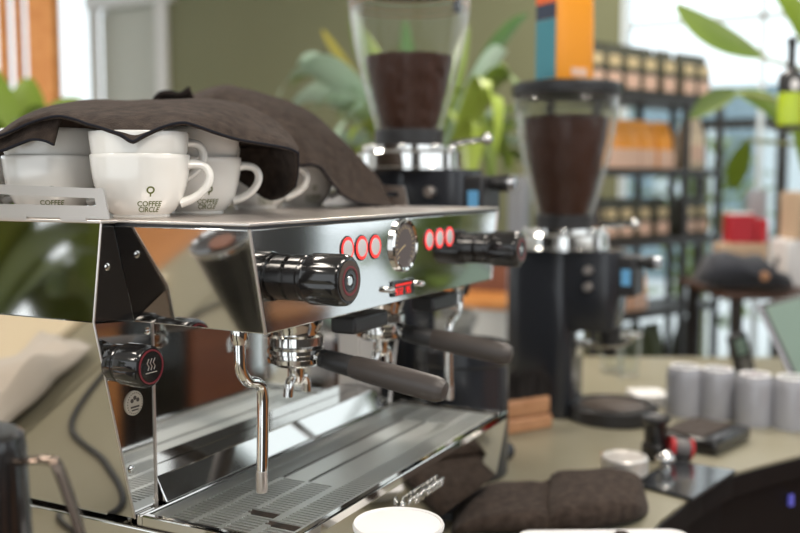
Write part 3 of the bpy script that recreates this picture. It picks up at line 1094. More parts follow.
# black carafe at the left
c = Vector((-.298, .064, CT))
t = thing('carafe', 'tall black carafe with a bent metal handle at the lower left corner', 'carafe', c)
b = B()
b.lathe([(.050, 0), (.053, .004), (.052, .02), (.047, .20), (.043, .362), (.041, .372), (.036, .375), (.001, .376)], c, seg=48)
obj('body', b, 'black_gloss', t, sharp=.5)
hd = RT * .97 + Vector((FW.x, FW.y, 0)).normalized() * -.15
hd.normalize()
b = B()
pts = spline([c + hd * .040 + Vector((0, 0, .352)), c + hd * .066 + Vector((0, 0, .355)), c + hd * .078 + Vector((0, 0, .345)), c + hd * .098 + Vector((0, 0, .275)),
              c + hd * .106 + Vector((0, 0, .19)), c + hd * .090 + Vector((0, 0, .12)), c + hd * .048 + Vector((0, 0, .09))], 7)
sd = hd.cross(Vector((0, 0, 1))).normalized()
rings = []
for i, p in enumerate(pts):
    tg = (pts[min(i + 1, len(pts) - 1)] - pts[max(i - 1, 0)]).normalized()
    nr = sd.cross(tg)
    rings.append([p + sd * math.cos(a) * .0075 + nr * math.sin(a) * .0030 for a in [2 * PI * q / 12 for q in range(12)]])
b.loft(rings)
obj('handle', b, pmat('bronzed_handle', (.20, .15, .12), .22, 1.0), t)
# tapered black canister, seen mirrored in the box side
c = Vector((-.215, .275, CT))
t = thing('tapered_canister', 'black tapered canister with a chrome rim and foot, seen mirrored beside the near knob', 'canister', c)
b = B()
b.lathe([(.016, .205), (.021, .215), (.034, .300), (.045, .372), (.043, .374), (.010, .369)], c, seg=48)
obj('body', b, 'black_gloss', t, sharp=.5)
b = B()
b.lathe([(.045, 0), (.046, .004), (.040, .010), (.012, .022), (.010, .16), (.016, .19), (.019, .2055), (.016, .2060)], c, seg=48)
obj('foot', b, 'chrome', t)
b = B()
b.lathe([(.0450, .369), (.0475, .372), (.0475, .377), (.0440, .379), (.042, .374)], c, seg=48, cap=False)
obj('rim', b, 'chrome', t)
b = B()
b.lathe([(.020, .3725), (.018, .3755), (.001, .3757)], c, seg=32)
obj('lid_knob', b, 'dark_wood', t)

# linen cloth, wooden board and cable left of the machine (seen mirrored in its side)
b = B()
b.box((-.61, .90, CT + .0005), (-.06, 1.19, CT + .02))
tag(obj('serving_board', b, 'pale_board', bevel=.004), 'pale board at the back of the left worktop, seen mirrored in the lower side panel', 'board')
rows = []
for j in range(25):
    row = []
    for i in range(33):
        u, v = i / 32, j / 24
        x, y = -.47 + .40 * u - .03 * v, .755 - .03 * u + .17 * v + .02
        hgt = .02 + .07 * math.exp(-((u - .75) / .16) ** 2) * (.4 + .6 * v) + .05 * math.exp(-((u - .35 - .2 * v) / .14) ** 2) + .02 * noise.noise(Vector((x * 9, y * 9, 2)))
        ed = min(u, 1 - u, v, 1 - v)
        row.append((x + .03 * noise.noise(Vector((u * 3, v * 3, 5))), y + .03 * noise.noise(Vector((u * 4, v * 3, 8))), CT + .024 + max(.002, hgt * min(1, ed / .12 + .1))))
    rows.append(row)
b = B()
b.grid(rows)
tag(obj('linen_cloth', b, 'cloth_linen', solid=.003), 'crumpled pale linen cloth left of the machine, seen mirrored in its lower side', 'cloth')
b = B()
b.tube(spline([(-.04, .50, CT + .005), (-.12, .42, CT + .005), (-.20, .52, CT + .005), (-.27, .66, CT + .005), (-.42, .71, CT + .005), (-.52, .715, CT + .005), (-.70, .56, CT + .005), (-.95, .50, CT + .005)], 10), .0052, 10)
tag(obj('power_cable', b, 'black'), 'thin black cable across the worktop left of the machine, seen mirrored in its side', 'cable')

# white paper cup in front of the tray
c = Vector((.146, -.1025, CT))
t = thing('paper_cup', 'tall white paper cup in front of the drip tray at the bottom edge', 'cup', c)
b = B()
b.lathe([(.036, 0), (.037, .002), (.0515, .174), (.0535, .1755), (.0540, .179), (.0525, .1822), (.0500, .1812), (.0490, .177)], c, seg=64, cap=False)
obj('sleeve', b, 'paper_white', t)
b = B()
b.lathe([(.0505, .1800), (.0480, .1795), (.046, .1783), (.001, .1780)], c, seg=48)
obj('flat_lid', b, 'paper_white', t)

# white tray at the bottom edge
A_, B_ = at_ct(516, 531, .925), at_ct(683, 529.5, .925)
u_ = (B_ - A_).normalized()
v_ = Vector((-u_.y, u_.x, 0))
if v_.dot(FW) > 0:
    v_ = -v_
t = thing('white_tray', 'white tray rim cut by the bottom edge in front of the folded towel', 'tray', (A_ + B_) / 2 - Vector((0, 0, .025)))
def rrect(org, u, v, w, h, r, z):
    out = []
    for (cx_, cy_, a0) in ((w - r, r, -90), (w - r, h - r, 0), (r, h - r, 90), (r, r, 180)):
        for k in range(7):
            a = math.radians(a0 + 15 * k)
            q = org + u * (cx_ + r * math.cos(a)) + v * (cy_ + r * math.sin(a))
            out.append((q.x, q.y, z))
    return out
w_ = (B_ - A_).length
b = B()
def sh(m):
    return A_ + u_ * m + v_ * m
b.loft([rrect(sh(.012), u_, v_, w_ - .024, .126, .02, CT + .0005), rrect(sh(0), u_, v_, w_, .15, .025, CT + .024), rrect(sh(.001), u_, v_, w_ - .002, .148, .025, CT + .0265),
        rrect(sh(.005), u_, v_, w_ - .010, .14, .022, CT + .024), rrect(sh(.014), u_, v_, w_ - .028, .122, .02, CT + .004)])
obj('rim', b, 'paper_white', t)
b = B()
q = at_ct(622, 534, CT + .026)
b.lathe([(.010, 0), (.0135, .004), (.0135, .012), (.010, .0165), (.001, .017)], (q.x, q.y, CT + .012), seg=24)
tag(obj('brown_stopper', b, 'towel'), 'small round brown stopper on the white tray rim', 'stopper')

# folded brown towel on the worktop
secs = [(452, 516, 536, .004), (458, 509, 541, .020), (475, 503, 546, .034), (500, 499, 548, .040), (530, 498, 547, .042), (543, 498, 546, .041), (549, 495, 545, .040), (556, 494, 544, .050),
        (580, 493, 540, .056), (605, 492, 535, .056), (625, 493, 530, .052), (638, 496, 525, .042), (645, 503, 519, .022), (648, 508, 514, .004)]
rings = []
for px, yb, yf, h in secs:
    yf = min(yf, 539)
    a, f = at_ct(px, yb), at_ct(px, yf)
    ring = []
    for k in range(28):
        th = 2 * PI * k / 28
        ca, sa = math.cos(th), math.sin(th)
        m = .5 + .5 * math.copysign(abs(ca) ** .6, ca)
        hh = h * (.5 + .5 * math.copysign(abs(sa) ** .55, sa))
        p = a.lerp(f, m) + Vector((0, 0, hh + .0015))
        if sa > -.2:
            p += noise.noise_vector(p * 28) * .005 + Vector((0, 0, noise.noise(p * 45 + Vector((3, 3, 3))) * .003))
        p.z = max(p.z, CT + .0012)
        ring.append(p)
    rings.append(ring)
R2 = []
for k in range(28):
    R2.append(spline([r[k] for r in rings], 5))
rings = [[R2[k][i] for k in range(28)] for i in range(len(R2[0]))]
t = thing('folded_towel', 'dark brown folded towel lying on the worktop before the tray corner', 'towel', at_ct(550, 518))
b = B()
b.loft(rings)
obj('folded_cloth', b, 'towel', t, sharp=1.2)
i0 = 5 * 6 + 2
b = B()
b.tube([p for p in rings[i0][1:14]], .0028, 6)
obj('fold_seam', b, 'towel', t)

# knock box right of the machine
c = Vector((.898, .142, CT))
t = thing('knock_box', 'black round bin behind the portafilter handles, right of the machine', 'bin', c)
b = B()
b.lathe([(.088, 0), (.092, .006), (.092, .225), (.096, .23), (.096, .255), (.090, .263), (.084, .258), (.082, .05), (.001, .048)], c, seg=48)
obj('drum', b, 'blue_black', t, sharp=.5)
b = B()
b.cyl(c + Vector((-.084, 0, .235)), c + Vector((.084, 0, .235)), .012)
obj('knock_bar', b, 'black', t)

# brush with wooden block
p0, p1 = at_ct(500, 437), at_ct(553, 428)
u_ = (p1 - p0).normalized()
v_ = Vector((-u_.y, u_.x, 0))
if v_.dot(FW) < 0:
    v_ = -v_
Lb = (p1 - p0).length
def slab(b, o, x0, x1, y0, y1, z0, z1):
    m = Matrix(((u_.x, v_.x, 0, o.x), (u_.y, v_.y, 0, o.y), (0, 0, 1, 0), (0, 0, 0, 1)))
    return b.box((x0, y0, z0), (x1, y1, z1), m)
t = thing('counter_brush', 'counter brush with dark bristles on pale wooden blocks beside the right grinder', 'brush', p0)
b = B()
slab(b, p0, 0, Lb, 0, .05, CT, CT + .034)
obj('handle_block', b, 'brush_wood', t, bevel=.006)
b = B()
slab(b, p0, -.012, Lb - .004, .004, .05, CT + .0355, CT + .078)
obj('brush_block', b, 'brush_wood', t, bevel=.006)
b = B()
random.seed(3)
for i in range(34):
    for j in range(7):
        x = -.028 + (Lb + .02) * i / 33 + random.uniform(-.002, .002)
        y = .012 + .034 * j / 6
        q = p0 + u_ * x + v_ * y
        h = .135 + random.uniform(-.012, .010) - .02 * abs(i / 33 - .6)
        b.cyl((q.x, q.y, CT + .07), (q.x + random.uniform(-.006, .006), q.y + random.uniform(-.006, .006), CT + h), .0032, .0024, 5)
obj('bristles', b, 'bristle', t)

# little dark ball by the tray corner
q = at_ct(505, 451, CT + .021)
b = B()
b.sphere((q.x, q.y, CT + .021), .021, 20)
tag(obj('rubber_ball', b, 'blue_black'), 'small dark round ball on the worktop behind the tray corner', 'ball')

# scale
pL, pF, pR = at_ct(668, 441), at_ct(716, 458), at_ct(751, 441)
cen = (pL + pR) / 2
u_ = (pR - pF).normalized()
v_ = Vector((-u_.y, u_.x, 0))
if v_.dot(pL - pF) < 0:
    v_ = -v_
wx, wy = (pR - pF).length, max(.13, (pL - pF).dot(v_))
ms = Matrix(((u_.x, v_.x, 0, pF.x), (u_.y, v_.y, 0, pF.y), (0, 0, 1, CT), (0, 0, 0, 1)))
t = thing('coffee_scale', 'flat black coffee scale with a ribbed platform before the pale cups', 'scale', pF)
b = B()
b.box((0, 0, .003), (wx, wy, .034), ms)
obj('body', b, 'black_gloss', t, bevel=.007)
b = B()
for k in range(13):
    b.box((.012 + (wx - .03) * k / 13, .035, .0345), (.012 + (wx - .03) * (k + .55) / 13, wy - .008, .0375), ms)
obj('ribbed_platform', b, 'badge_dark', t, smooth=False)
b = B()
b.box((.02, .008, .0342), (wx - .02, .028, .0352), ms)
obj('display', b, 'mat_gloss', t, smooth=False)

# tamper stand, red tool, distributor, chrome ball, cork, reflective mat
q = at_ct(655, 459)
t = thing('tamper', 'upright black tamper with a flat top in front of the grinder tray', 'tamper', q)
b = B()
b.lathe([(.027, 0), (.0285, .003), (.0285, .030), (.0235, .036), (.0235, .075), (.0285, .082)], q, seg=32)
obj('handle', b, 'black_gloss', t, sharp=.5)
b = B()
b.lathe([(.0285, .082), (.0300, .084), (.0300, .0905), (.028, .092), (.024, .0895), (.001, .0890)], q, seg=32)
obj('flat_top', b, 'black', t)
q = at_ct(681, 463)
t = thing('calibration_tool', 'small grey and red cylinder tool lying beside the upright black tamper', 'tool', q)
b = B()
b.box((q.x - .022, q.y - .018, CT), (q.x + .022, q.y + .018, CT + .014))
obj('stand', b, 'black', t, bevel=.004)
ax = (RT + Vector((0, 0, -.12))).normalized()
cc = Vector((q.x, q.y, CT + .034)) - RT * .024
b = B()
b.lathe([(.016, .008), (.019, .012), (.0205, .030), (.019, .040)], cc, ax, 28)
obj('barrel', b, pmat('mid_grey_plastic', (.12, .11, .11), .4), t)
for k, (h0_, h1) in enumerate(((-.002, .009), (.039, .047))):
    b = B()
    b.lathe([(.019, h0_), (.0215, h0_ + .002), (.0215, h1 - .002), (.019, h1)], cc, ax, 28)
    obj('red_ring', b, 'red_plastic', t)
mm = [at_ct(632, 486), at_ct(693, 502.5), at_ct(736, 474), at_ct(672, 464)]
b = B()
b.prism([(p.x, p.y, CT + .0005) for p in mm], (0, 0, .008))
tag(obj('glossy_mat', b, 'mat_gloss', smooth=False, bevel=.002), 'flat glossy dark tray reflecting the window near the worktop edge', 'tray')
q = at_ct(630, 484)
q = Vector((q.x + .002, q.y + .012, CT + .0095))
t = thing('coffee_distributor', 'round white and silver coffee distributor behind the folded towel', 'distributor', q)
b = B()
b.lathe([(.036, 0), (.038, .002), (.038, .010), (.036, .011)], q, seg=48)
obj('base', b, 'black', t)
b = B()
b.lathe([(.042, .011), (.0450, .013), (.0450, .041), (.043, .044), (.039, .0445), (.036, .0425), (.001, .042)], q, seg=56)
obj('cap', b, pmat('silver_white_metal', (.74, .70, .66), .32, .55), t, sharp=.5)
q = at_ct(665, 474)
t = thing('chrome_knob', 'little round chrome knob on the glossy dark tray beside the distributor', 'knob', (q.x, q.y, CT + .009))
b = B()
b.lathe([(.012, .0), (.012, .003), (.008, .006)], (q.x, q.y, CT + .009), seg=24)
obj('foot', b, 'chrome', t)
b = B()
b.sphere((q.x, q.y, CT + .031), .0195, 24, (1, 1, .85))
obj('ball', b, 'chrome', t)
q = at_ct(606, 461)
b = B()
b.lathe([(.009, 0), (.011, .002), (.011, .014), (.009, .017)], q, seg=20)
tag(obj('cork', b, 'wood'), 'tiny orange wooden cork on the worktop left of the upright tamper', 'cork')

# pale cups standing upside down
t = None
for k, (px, py, lab) in enumerate(((688, 417, 'leftmost pale grey cup standing upside down behind the scale'), (721, 420, 'second pale grey upside-down cup from the left, behind the scale'),
                                   (759, 427, 'third pale grey upside-down cup from the left, right of the scale'), (797, 431, 'pale grey upside-down cup cut off by the right edge'))):
    q = at_ct(px, py)
    q += Vector((FW.x, FW.y, 0)).normalized() * .035
    if t is None:
        t = thing('tumbler', lab, 'cup', (0, 0, CT), 'pale cups upside down behind the scale')
        b = B()
        b.lathe([(.045, 0), (.0455, .003), (.0445, .095), (.0425, .112), (.038, .120)], (0, 0, CT), seg=40)
        obj('wall', b, 'ceramic_grey', t)
        b = B()
        b.lathe([(.038, .1195), (.036, .1225), (.033, .1225), (.031, .1185), (.001, .118)], (0, 0, CT), seg=40)
        obj('foot_ring', b, 'paper_white', t)
        t.location = q
    else:
        dup(t, q, 0, lab)
nap = at_ct(650, 402)
t = thing('napkin_stack', 'small stack of white paper napkins between grinder tray and pale cups', 'napkins', nap)
b = B()
m = Matrix.Translation(nap) @ Matrix.Rotation(.5, 4, 'Z')
for k in range(6):
    b.box((-.055, -.04 + .002 * (k % 2), .0045 * k), (.055 - .003 * (k % 3), .05, .0045 * k + .0038), m)
obj('paper', b, 'paper_white', t, smooth=False)

# glass beaker behind the right grinder
q = at_ct(628, 376)
t = thing('glass_beaker', 'clear glass beaker on the worktop right behind the grinder fork', 'glass', q)
b = B()
b.lathe([(.028, 0), (.030, .003), (.036, .125), (.0345, .125), (.0285, .008), (.001, .006)], q, seg=36)
obj('glass', b, 'glass', t)
b = B()
b.lathe([(.0345, .124), (.0365, .125), (.0365, .128), (.0345, .128)], q, seg=36, cap=False)
obj('rim', b, 'paper_white', t)
q = at_ct(612, 372)
t = thing('glass_beaker', 'clear glass tumbler half hidden by the right grinder fork', 'glass', q)
b = B()
b.lathe([(.030, 0), (.032, .003), (.034, .105), (.0325, .105), (.0305, .008), (.001, .006)], q, seg=36)
obj('glass', b, 'glass', t)

# card terminal and tilted screen
q = at_ct(746, 374)
t = thing('card_terminal', 'slim black card terminal leaning upright behind the pale cups', 'card terminal', q)
mt_ = Matrix.Translation(q) @ Matrix.Rotation(YAW - PI / 2 + .25, 4, 'Z') @ Matrix.Rotation(-.30, 4, 'Y')
b = B()
b.box((-.030, -.01, .002), (.030, .014, .130), mt_)
obj('body', b, 'black', t, bevel=.005)
b = B()
b.box((-.017, -.0115, .065), (.017, -.0095, .115), mt_)
obj('screen', b, 'screen', t)
b = B()
for i in range(3):
    for j in range(4):
        b.box((-.016 + i * .0115, -.0118, .014 + j * .011), (-.0075 + i * .0115, -.0098, .021 + j * .011), mt_)
obj('keypad', b, 'alu', t)
b = B()
b.cyl(q + Vector((-.03, .02, -.0)), q + Vector((-.03, .02, .01)), .03)
t2 = obj('stand', b, 'black', t)
TL, BL = P(758, 304, 2.56), P(797, 388, 2.42)
ux = (RT * .92 - Vector((FW.x, FW.y, 0)) * .25).normalized()
vy = (TL - BL)
hh = vy.length
vy.normalize()
ux = (ux - vy * ux.dot(vy)).normalized()
nz = ux.cross(vy)
mm = Matrix(((ux.x, vy.x, nz.x, BL.x), (ux.y, vy.y, nz.y, BL.y), (ux.z, vy.z, nz.z, BL.z), (0, 0, 0, 1)))
t = thing('tilted_screen', 'tilted till screen with a silver edge at the right border', 'screen', (BL.x + .1, BL.y, CT))
b = B()
b.box((.004, 0, -.012), (.34, hh, -.001), mm)
obj('housing', b, 'black', t, bevel=.003)
b = B()
b.box((-.003, .004, -.012), (.0045, hh, .001), mm)
obj('edge_trim', b, 'alu_dark', t, bevel=.001)
b = B()
b.box((.008, .012, -.0015), (.332, hh - .010, .0012), mm)
bz = obj('bezel', b, 'black', t)
b = B()
b.box((.013, .018, .001), (.326, hh - .016, .0022), mm)
obj('panel', b, 'screen', bz)
b = B()
ft = mm @ Vector((.17, .06, -.02))
b.cyl((ft.x, ft.y, CT + .012), ft, .014)
b.lathe([(.09, 0), (.09, .008), (.08, .012)], (ft.x, ft.y, CT), seg=32)
obj('stand', b, 'alu', t)

# ------------------------------------------------------------------ shelf with coffee bags
a_, c_ = P(597, 182, 3.58), P(722, 182, 4.10)
S0 = Vector((a_.x, a_.y, 0))
S1 = Vector((c_.x, c_.y, 0))
su = (S1 - S0).normalized()
sn = Vector((-su.y, su.x, 0))
if sn.dot(FW) < 0:
    sn = -sn
SL = (S1 - S0).length
SA = math.atan2(su.y, su.x)
mS = Matrix(((su.x, sn.x, 0, S0.x), (su.y, sn.y, 0, S0.y), (0, 0, 1, 0), (0, 0, 0, 1)))
def u_of(px):
    r = P(px, 182, 1) - CAM
    # CAM + k r = S0 + u su (in plan)
    det = r.x * (-su.y) + su.x * r.y
    dx_, dy_ = S0.x - CAM.x, S0.y - CAM.y
    k = (dx_ * (-su.y) + su.x * dy_) / det
    p = CAM + r * k
    return (Vector((p.x, p.y, 0)) - S0).dot(su)
zb = [P(640, y, 3.78).z for y in (94.5, 168.5, 239.5, 313)]
t = thing('display_shelf', 'tall dark metal shelf holding rows of coffee bags in front of the window', 'shelf', (S0.x, S0.y, 0))
lv = zb + [.64, .30]
for z in lv:
    b = B()
    b.box((0, 0, z - .030), (SL, .26, z), mS)
    obj('shelf_board', b, 'shelf_metal', t, bevel=.002)
for u in (0, u_of(686), SL - .02):
    for v in (.002, .238):
        b = B()
        b.box((u - .004, v, 0), (u + .024, v + .022, zb[0] - .001), mS)
        obj('post', b, 'shelf_metal', t)

def shelf_bag(w, d, h, mat, label, group, parts):
    t = thing('coffee_bag', label, 'coffee bag', (0, 0, 0), group)
    obj('pouch', bag_bm(w, d, h), mat, t)
    for nm, x0, x1, z0, z1, mt in parts:
        b = B()
        b.box((x0 * w, -d * .5 - .0015, z0 * h), (x1 * w, -d * .5 + .004, z1 * h))
        obj(nm, b, mt, t, smooth=False)
    return t
def put(t, u, z, label=None, first=False, v=.072, rz=0):
    p = S0 + su * u + sn * v
    if first:
        t.location = (p.x, p.y, z + .0006)
        t.rotation_euler.z = SA + rz
        if label:
            t['label'] = label
        return t
    return dup(t, (p.x, p.y, z + .0006), SA + rz, label)
ORD = ['first', 'second', 'third', 'fourth', 'fifth', 'sixth', 'seventh']
olive_parts = [('upper_label', -.30, .30, .52, .74, 'label_cream'), ('lower_label', -.36, .36, .10, .40, 'label_pink')]
w1 = (u_of(683) - u_of(664)) * .84
proto = None
for i, (x0, x1) in enumerate(((594, 610), (612, 628), (630, 646), (648, 663), (665, 684), (686, 702), (702.5, 715))):
    lab = f'dark olive coffee bag with cream labels on the top shelf, {ORD[i]} from the left'
    if i == 6:
        lab = 'dark olive coffee bag with cream labels at the right end of the top shelf'
    u = u_of((x0 + x1) / 2)
    if proto is None:
        proto = shelf_bag(w1, .075, .188, 'bag_dark', lab, 'dark coffee bags on the top shelf', olive_parts)
        put(proto, u, zb[0], lab, True)
    else:
        put(proto, u, zb[0], lab)
pr2 = None
for i, px in enumerate((622, 638.5, 655, 673.5)):
    lab = f'bright orange coffee bag with pink lower half on the second shelf, {ORD[i]} from the left'
    if pr2 is None:
        pr2 = shelf_bag((u_of(673.5) - u_of(655)) * .88, .075, .192, 'bag_orange', lab, 'orange coffee bags on the second shelf', [('lower_label', -.46, .46, .02, .40, 'label_pink')])
        put(pr2, u_of(px), zb[1], lab, True)
    else:
        put(pr2, u_of(px), zb[1], lab)
cr = shelf_bag((u_of(711) - u_of(694.5)), .08, .225, 'bag_cream', 'plain cream coffee bag alone in the right bay of the second shelf', None, [('lower_label', -.36, .36, .15, .45, 'label_pink')])
put(cr, u_of(704), zb[1], None, True)
pr3 = None
for i, px in enumerate((604, 619, 635, 653, 671)):
    lab = f'small dark bag with cream labels on the third shelf, {ORD[i]} from the left'
    if pr3 is None:
        pr3 = shelf_bag((u_of(671) - u_of(653)) * .87, .075, .165, 'bag_dark', lab, 'dark coffee bags on the third shelf', olive_parts)
        put(pr3, u_of(px), zb[2], lab, True)
    else:
        put(pr3, u_of(px), zb[2], lab)
for px, lab in ((698, 'small dark bag left in the right bay of the third shelf'), (711.5, 'small dark bag right in the right bay of the third shelf')):
    put(pr3, u_of(px), zb[2], lab)
for i, px in enumerate((613, 631, 649.5)):
    put(pr2, u_of(px), zb[3], f'orange coffee bag with pink lower half on the fourth shelf, {ORD[i]} from the left')
pr5 = None
for i, px in enumerate((632, 650, 669, 704)):
    lab = f'tall dark green bag low on the shelf behind the worktop, {ORD[i]} from the left'
    if pr5 is None:
        pr5 = shelf_bag(w1 * .98, .08, .25, pmat('moss_bag', (.05, .06, .014), .6), lab, 'dark green bags on the lower shelf', [])
        put(pr5, u_of(px), .64, lab, True)
    else:
        put(pr5, u_of(px), .64, lab)

# ------------------------------------------------------------------ high table with boxes at the right
d3 = 3.6
zt = P(760, 284, d3).z
hx = (RT).normalized()
hy = Vector((FW.x, FW.y, 0)).normalized()
o3 = P(700, 284, d3)
o3 = Vector((o3.x, o3.y, 0))
mH = Matrix(((hx.x, hy.x, 0, o3.x), (hx.y, hy.y, 0, o3.y), (0, 0, 1, 0), (0, 0, 0, 1)))
s3 = d3 / F
t = thing('high_table', 'dark brown wooden high table behind the worktop at the right border', 'table', o3)
b = B()
b.box((-4 * s3, -.315, zt - .022), (150 * s3, .25, zt), mH)
obj('tabletop', b, 'dark_table', t, bevel=.004)
for u, v in ((6, -.30), (138, -.30), (6, .20), (138, .20)):
    b = B()
    b.box((u * s3, v, 0), (u * s3 + .035, v + .035, zt - .022), mH)
    obj('leg', b, 'shelf_metal', t)
# dark cloth bag hanging over its end
secs = [(-16, .07, .02, .05), (-6, .125, .006, .10), (10, .14, .003, .13), (24, .115, .003, .14), (38, .125, .003, .14), (52, .075, .003, .12), (64, .06, .003, .09), (71, .02, .004, .03)]
b = B()
rings = []
for u, top, bot, dd in secs:
    ring = []
    for k in range(20):
        a = 2 * PI * k / 20
        zz = (top + bot) / 2 + (top - bot) / 2 * math.sin(a)
        p = mH @ Vector((u * s3, -.17 + dd * math.cos(a), zt + .004 + zz))
        q2 = p + noise.noise_vector(p * 12) * .012
        q2.z = max(q2.z, zt + .002)
        ring.append(q2)
    rings.append(ring)
b.loft(rings)
t = thing('dark_bag', 'dark navy cloth bag slumped over the end of the high table', 'bag', mH @ Vector((40 * s3, .05, zt)))
obj('pouch', b, 'cloth_navy', t, sharp=1.2)
b = B()
b.tube(spline([mH @ Vector((6 * s3, -.22, zt + .13)), mH @ Vector((18 * s3, -.31, zt + .08)), mH @ Vector((36 * s3, -.32, zt + .06)), mH @ Vector((50 * s3, -.25, zt + .12))], 6), .008, 8)
obj('strap', b, 'cloth_navy', t)
b = B()
q = mH @ Vector((31 * s3, -.325, zt + .062))
b.lathe([(.016, 0), (.016, .006), (.012, .008)], q, -hy, 16)
obj('buckle', b, 'brush_wood', t)
def carton(name, u0, u1, v0, v1, z0, z1, mat, label, cat, extra=None):
    t = thing(name, label, cat, mH @ Vector(((u0 + u1) / 2 * s3, (v0 + v1) / 2, z0)))
    b = B()
    b.box((u0 * s3, v0, z0), (u1 * s3, v1, z1), mH)
    obj('box', b, mat, t, bevel=.003)
    b = B()
    b.box(((u0 + 1) * s3, v0 + .002, z1), ((u1 - 1) * s3, v1 - .002, z1 + .006), mH)
    obj('lid', b, extra or mat, t, bevel=.002)
    return t
z_ = lambda y: P(760, y, d3).z
carton('brown_box', 26, 74, .06, .17, zt + .001, z_(246), 'card', 'flat brown box under the red boxes on the high table', 'box')
carton('red_box', 35, 60, .07, .16, z_(246) + .008, z_(215), 'red_card', 'wider red box with a white lid on the high table', 'box', 'paper_white')
carton('red_box', 61.5, 73.5, .07, .16, z_(246) + .008, z_(221), 'red_card', 'narrow red box next to the cardboard carton on the high table', 'box')
carton('white_box', 76, 130, -.10, .07, zt + .001, z_(240), 'paper_white', 'white box under the cardboard carton on the high table', 'box')
carton('cardboard_carton', 84, 140, -.11, .065, z_(240) + .008, z_(193), 'card', 'beige cardboard carton on a white box at the right border', 'box')
carton('pale_box', 66, 83, .18, .245, zt + .001, z_(192), 'ceramic_grey', 'pale upright box behind the red boxes and the cardboard carton', 'box')

# etagere with bottles at the upper right corner
d4 = 2.85
oe = P(779, 126, d4)
t = thing('bottle_rack', 'narrow dark wire rack at the right border holding bottles', 'rack', (oe.x + .1, oe.y - .2, CT))
b = B()
me_ = Matrix(((hx.x, hy.x, 0, oe.x), (hx.y, hy.y, 0, oe.y), (0, 0, 1, 0), (0, 0, 0, 1)))
b.box((0.006, -.05, oe.z - .008), (.472, .082, oe.z), me_)
obj('rack_board', b, 'shelf_metal', t)
for u, v in ((.46, -.045), (.46, .07)):
    b = B()
    b.box((u, v, 0), (u + .012, v + .012, oe.z + .1), me_)
    obj('upright', b, 'shelf_metal', t)
def bottle(u, h, liquid, label):
    q = me_ @ Vector((u, .01, oe.z))
    t = thing('bottle', label, 'bottle', q)
    k_ = 1.24
    sc = lambda pr: [(r * k_, h_ * k_) for r, h_ in pr]
    b = B()
    b.lathe(sc([(.026, 0), (.029, .003), (.029, .078), (.0285, .08)]), q, seg=28)
    obj('lower_body', b, liquid, t)
    b = B()
    b.lathe(sc([(.0286, .0802), (.029, .082), (.029, .120), (.026, .126), (.012, .136), (.0095, .150), (.0095, h - .02), (.0115, h - .018), (.0115, h), (.001, h)]), q, seg=28)
    bk = obj('upper_body', b, 'black', t)
    b = B()
    dv = (CAM - q)
    ang = math.atan2(dv.y, dv.x)
    rows = []
    for k in range(9):
        a = ang + .35 + (k - 4) * .09
        hw = .013 * math.sqrt(max(0.02, 1 - ((k - 4) / 4.2) ** 2))
        rows.append([q + Vector((.0296 * math.cos(a), .0296 * math.sin(a), .098 + s * hw)) * k_ for s in (-1, 1)])
    b.grid(rows)
    obj('round_mark', b, 'paper_white', bk, smooth=False)
bottle(.035, .212, 'lime', 'black bottle with lime green lower half at the upper right border')
bottle(.115, .170, 'amber', 'black bottle with amber lower half cut by the right border')

# ------------------------------------------------------------------ plants
def leaf(b, base, tip, bend, width, n=10, fold=.25, side=None):
    """one pointed leaf blade from base to tip, bowed by the vector bend"""
    base, tip, bend = Vector(base), Vector(tip), Vector(bend)
    ax = (tip - base).normalized()
    sd = side if side else ax.cross(Vector((0, 0, 1)))
    if sd.length < .1:
        sd = Vector((1, 0, 0))
    sd = (sd - ax * sd.dot(ax)).normalized()
    nr = sd.cross(ax)
    rows = []
    for i in range(n + 1):
        t_ = i / n
        c = base.lerp(tip, t_) + bend * (4 * t_ * (1 - t_))
        w = width * (math.sin(PI * min(1, t_ * .93 + .04)) ** .75) * .5
        rows.append([c - sd * w + nr * w * fold, c, c + sd * w + nr * w * fold])
    b.grid(rows)
def plant_pot(t, c, r, h, mat):
    b = B()
    b.lathe([(r * .72, 0), (r * .75, .004), (r * .97, h * .86), (r * 1.05, h * .87), (r * 1.05, h), (r * .95, h), (r * .90, h * .9), (.001, h * .9)], c, seg=36)
    obj('pot', b, mat, t, sharp=.5)
    b = B()
    b.lathe([(r * .89, h * .9), (r * .5, h * .92), (.001, h * .93)], c, seg=24)
    obj('soil', b, 'soil', t)
# broad strap-leaved plant behind the grinders
dp = 3.35
rt_ = RT
base = P(428, 182, dp)
base = Vector((base.x, base.y, 0))
t = thing('strap_leaf_plant', 'leafy plant with long arching strap leaves before the olive wall', 'plant', base)
b = B()
b.box((base.x - .17, base.y - .15, 0), (base.x + .17, base.y + .19, .72))
stool = thing('plant_stand', 'plain white plinth under the strap-leaved plant behind the grinders', 'plinth', base)
obj('block', b, 'white_paint', stool, bevel=.01)
plant_pot(t, base + Vector((0, 0, .7205)), .17, .30, 'grey_pot')
heart = P(428, 215, dp)
foot = base + Vector((0, 0, .99))
b = B()
for k in range(6):
    b.tube(spline([foot + Vector((random.uniform(-.05, .05), random.uniform(-.05, .05), 0)), foot.lerp(heart, .5) + Vector((random.uniform(-.05, .05), random.uniform(-.05, .05), 0)),
                   heart + Vector((random.uniform(-.08, .08), random.uniform(-.08, .08), 0))], 5), .012, 8)
obj('stem', b, 'stem', t)
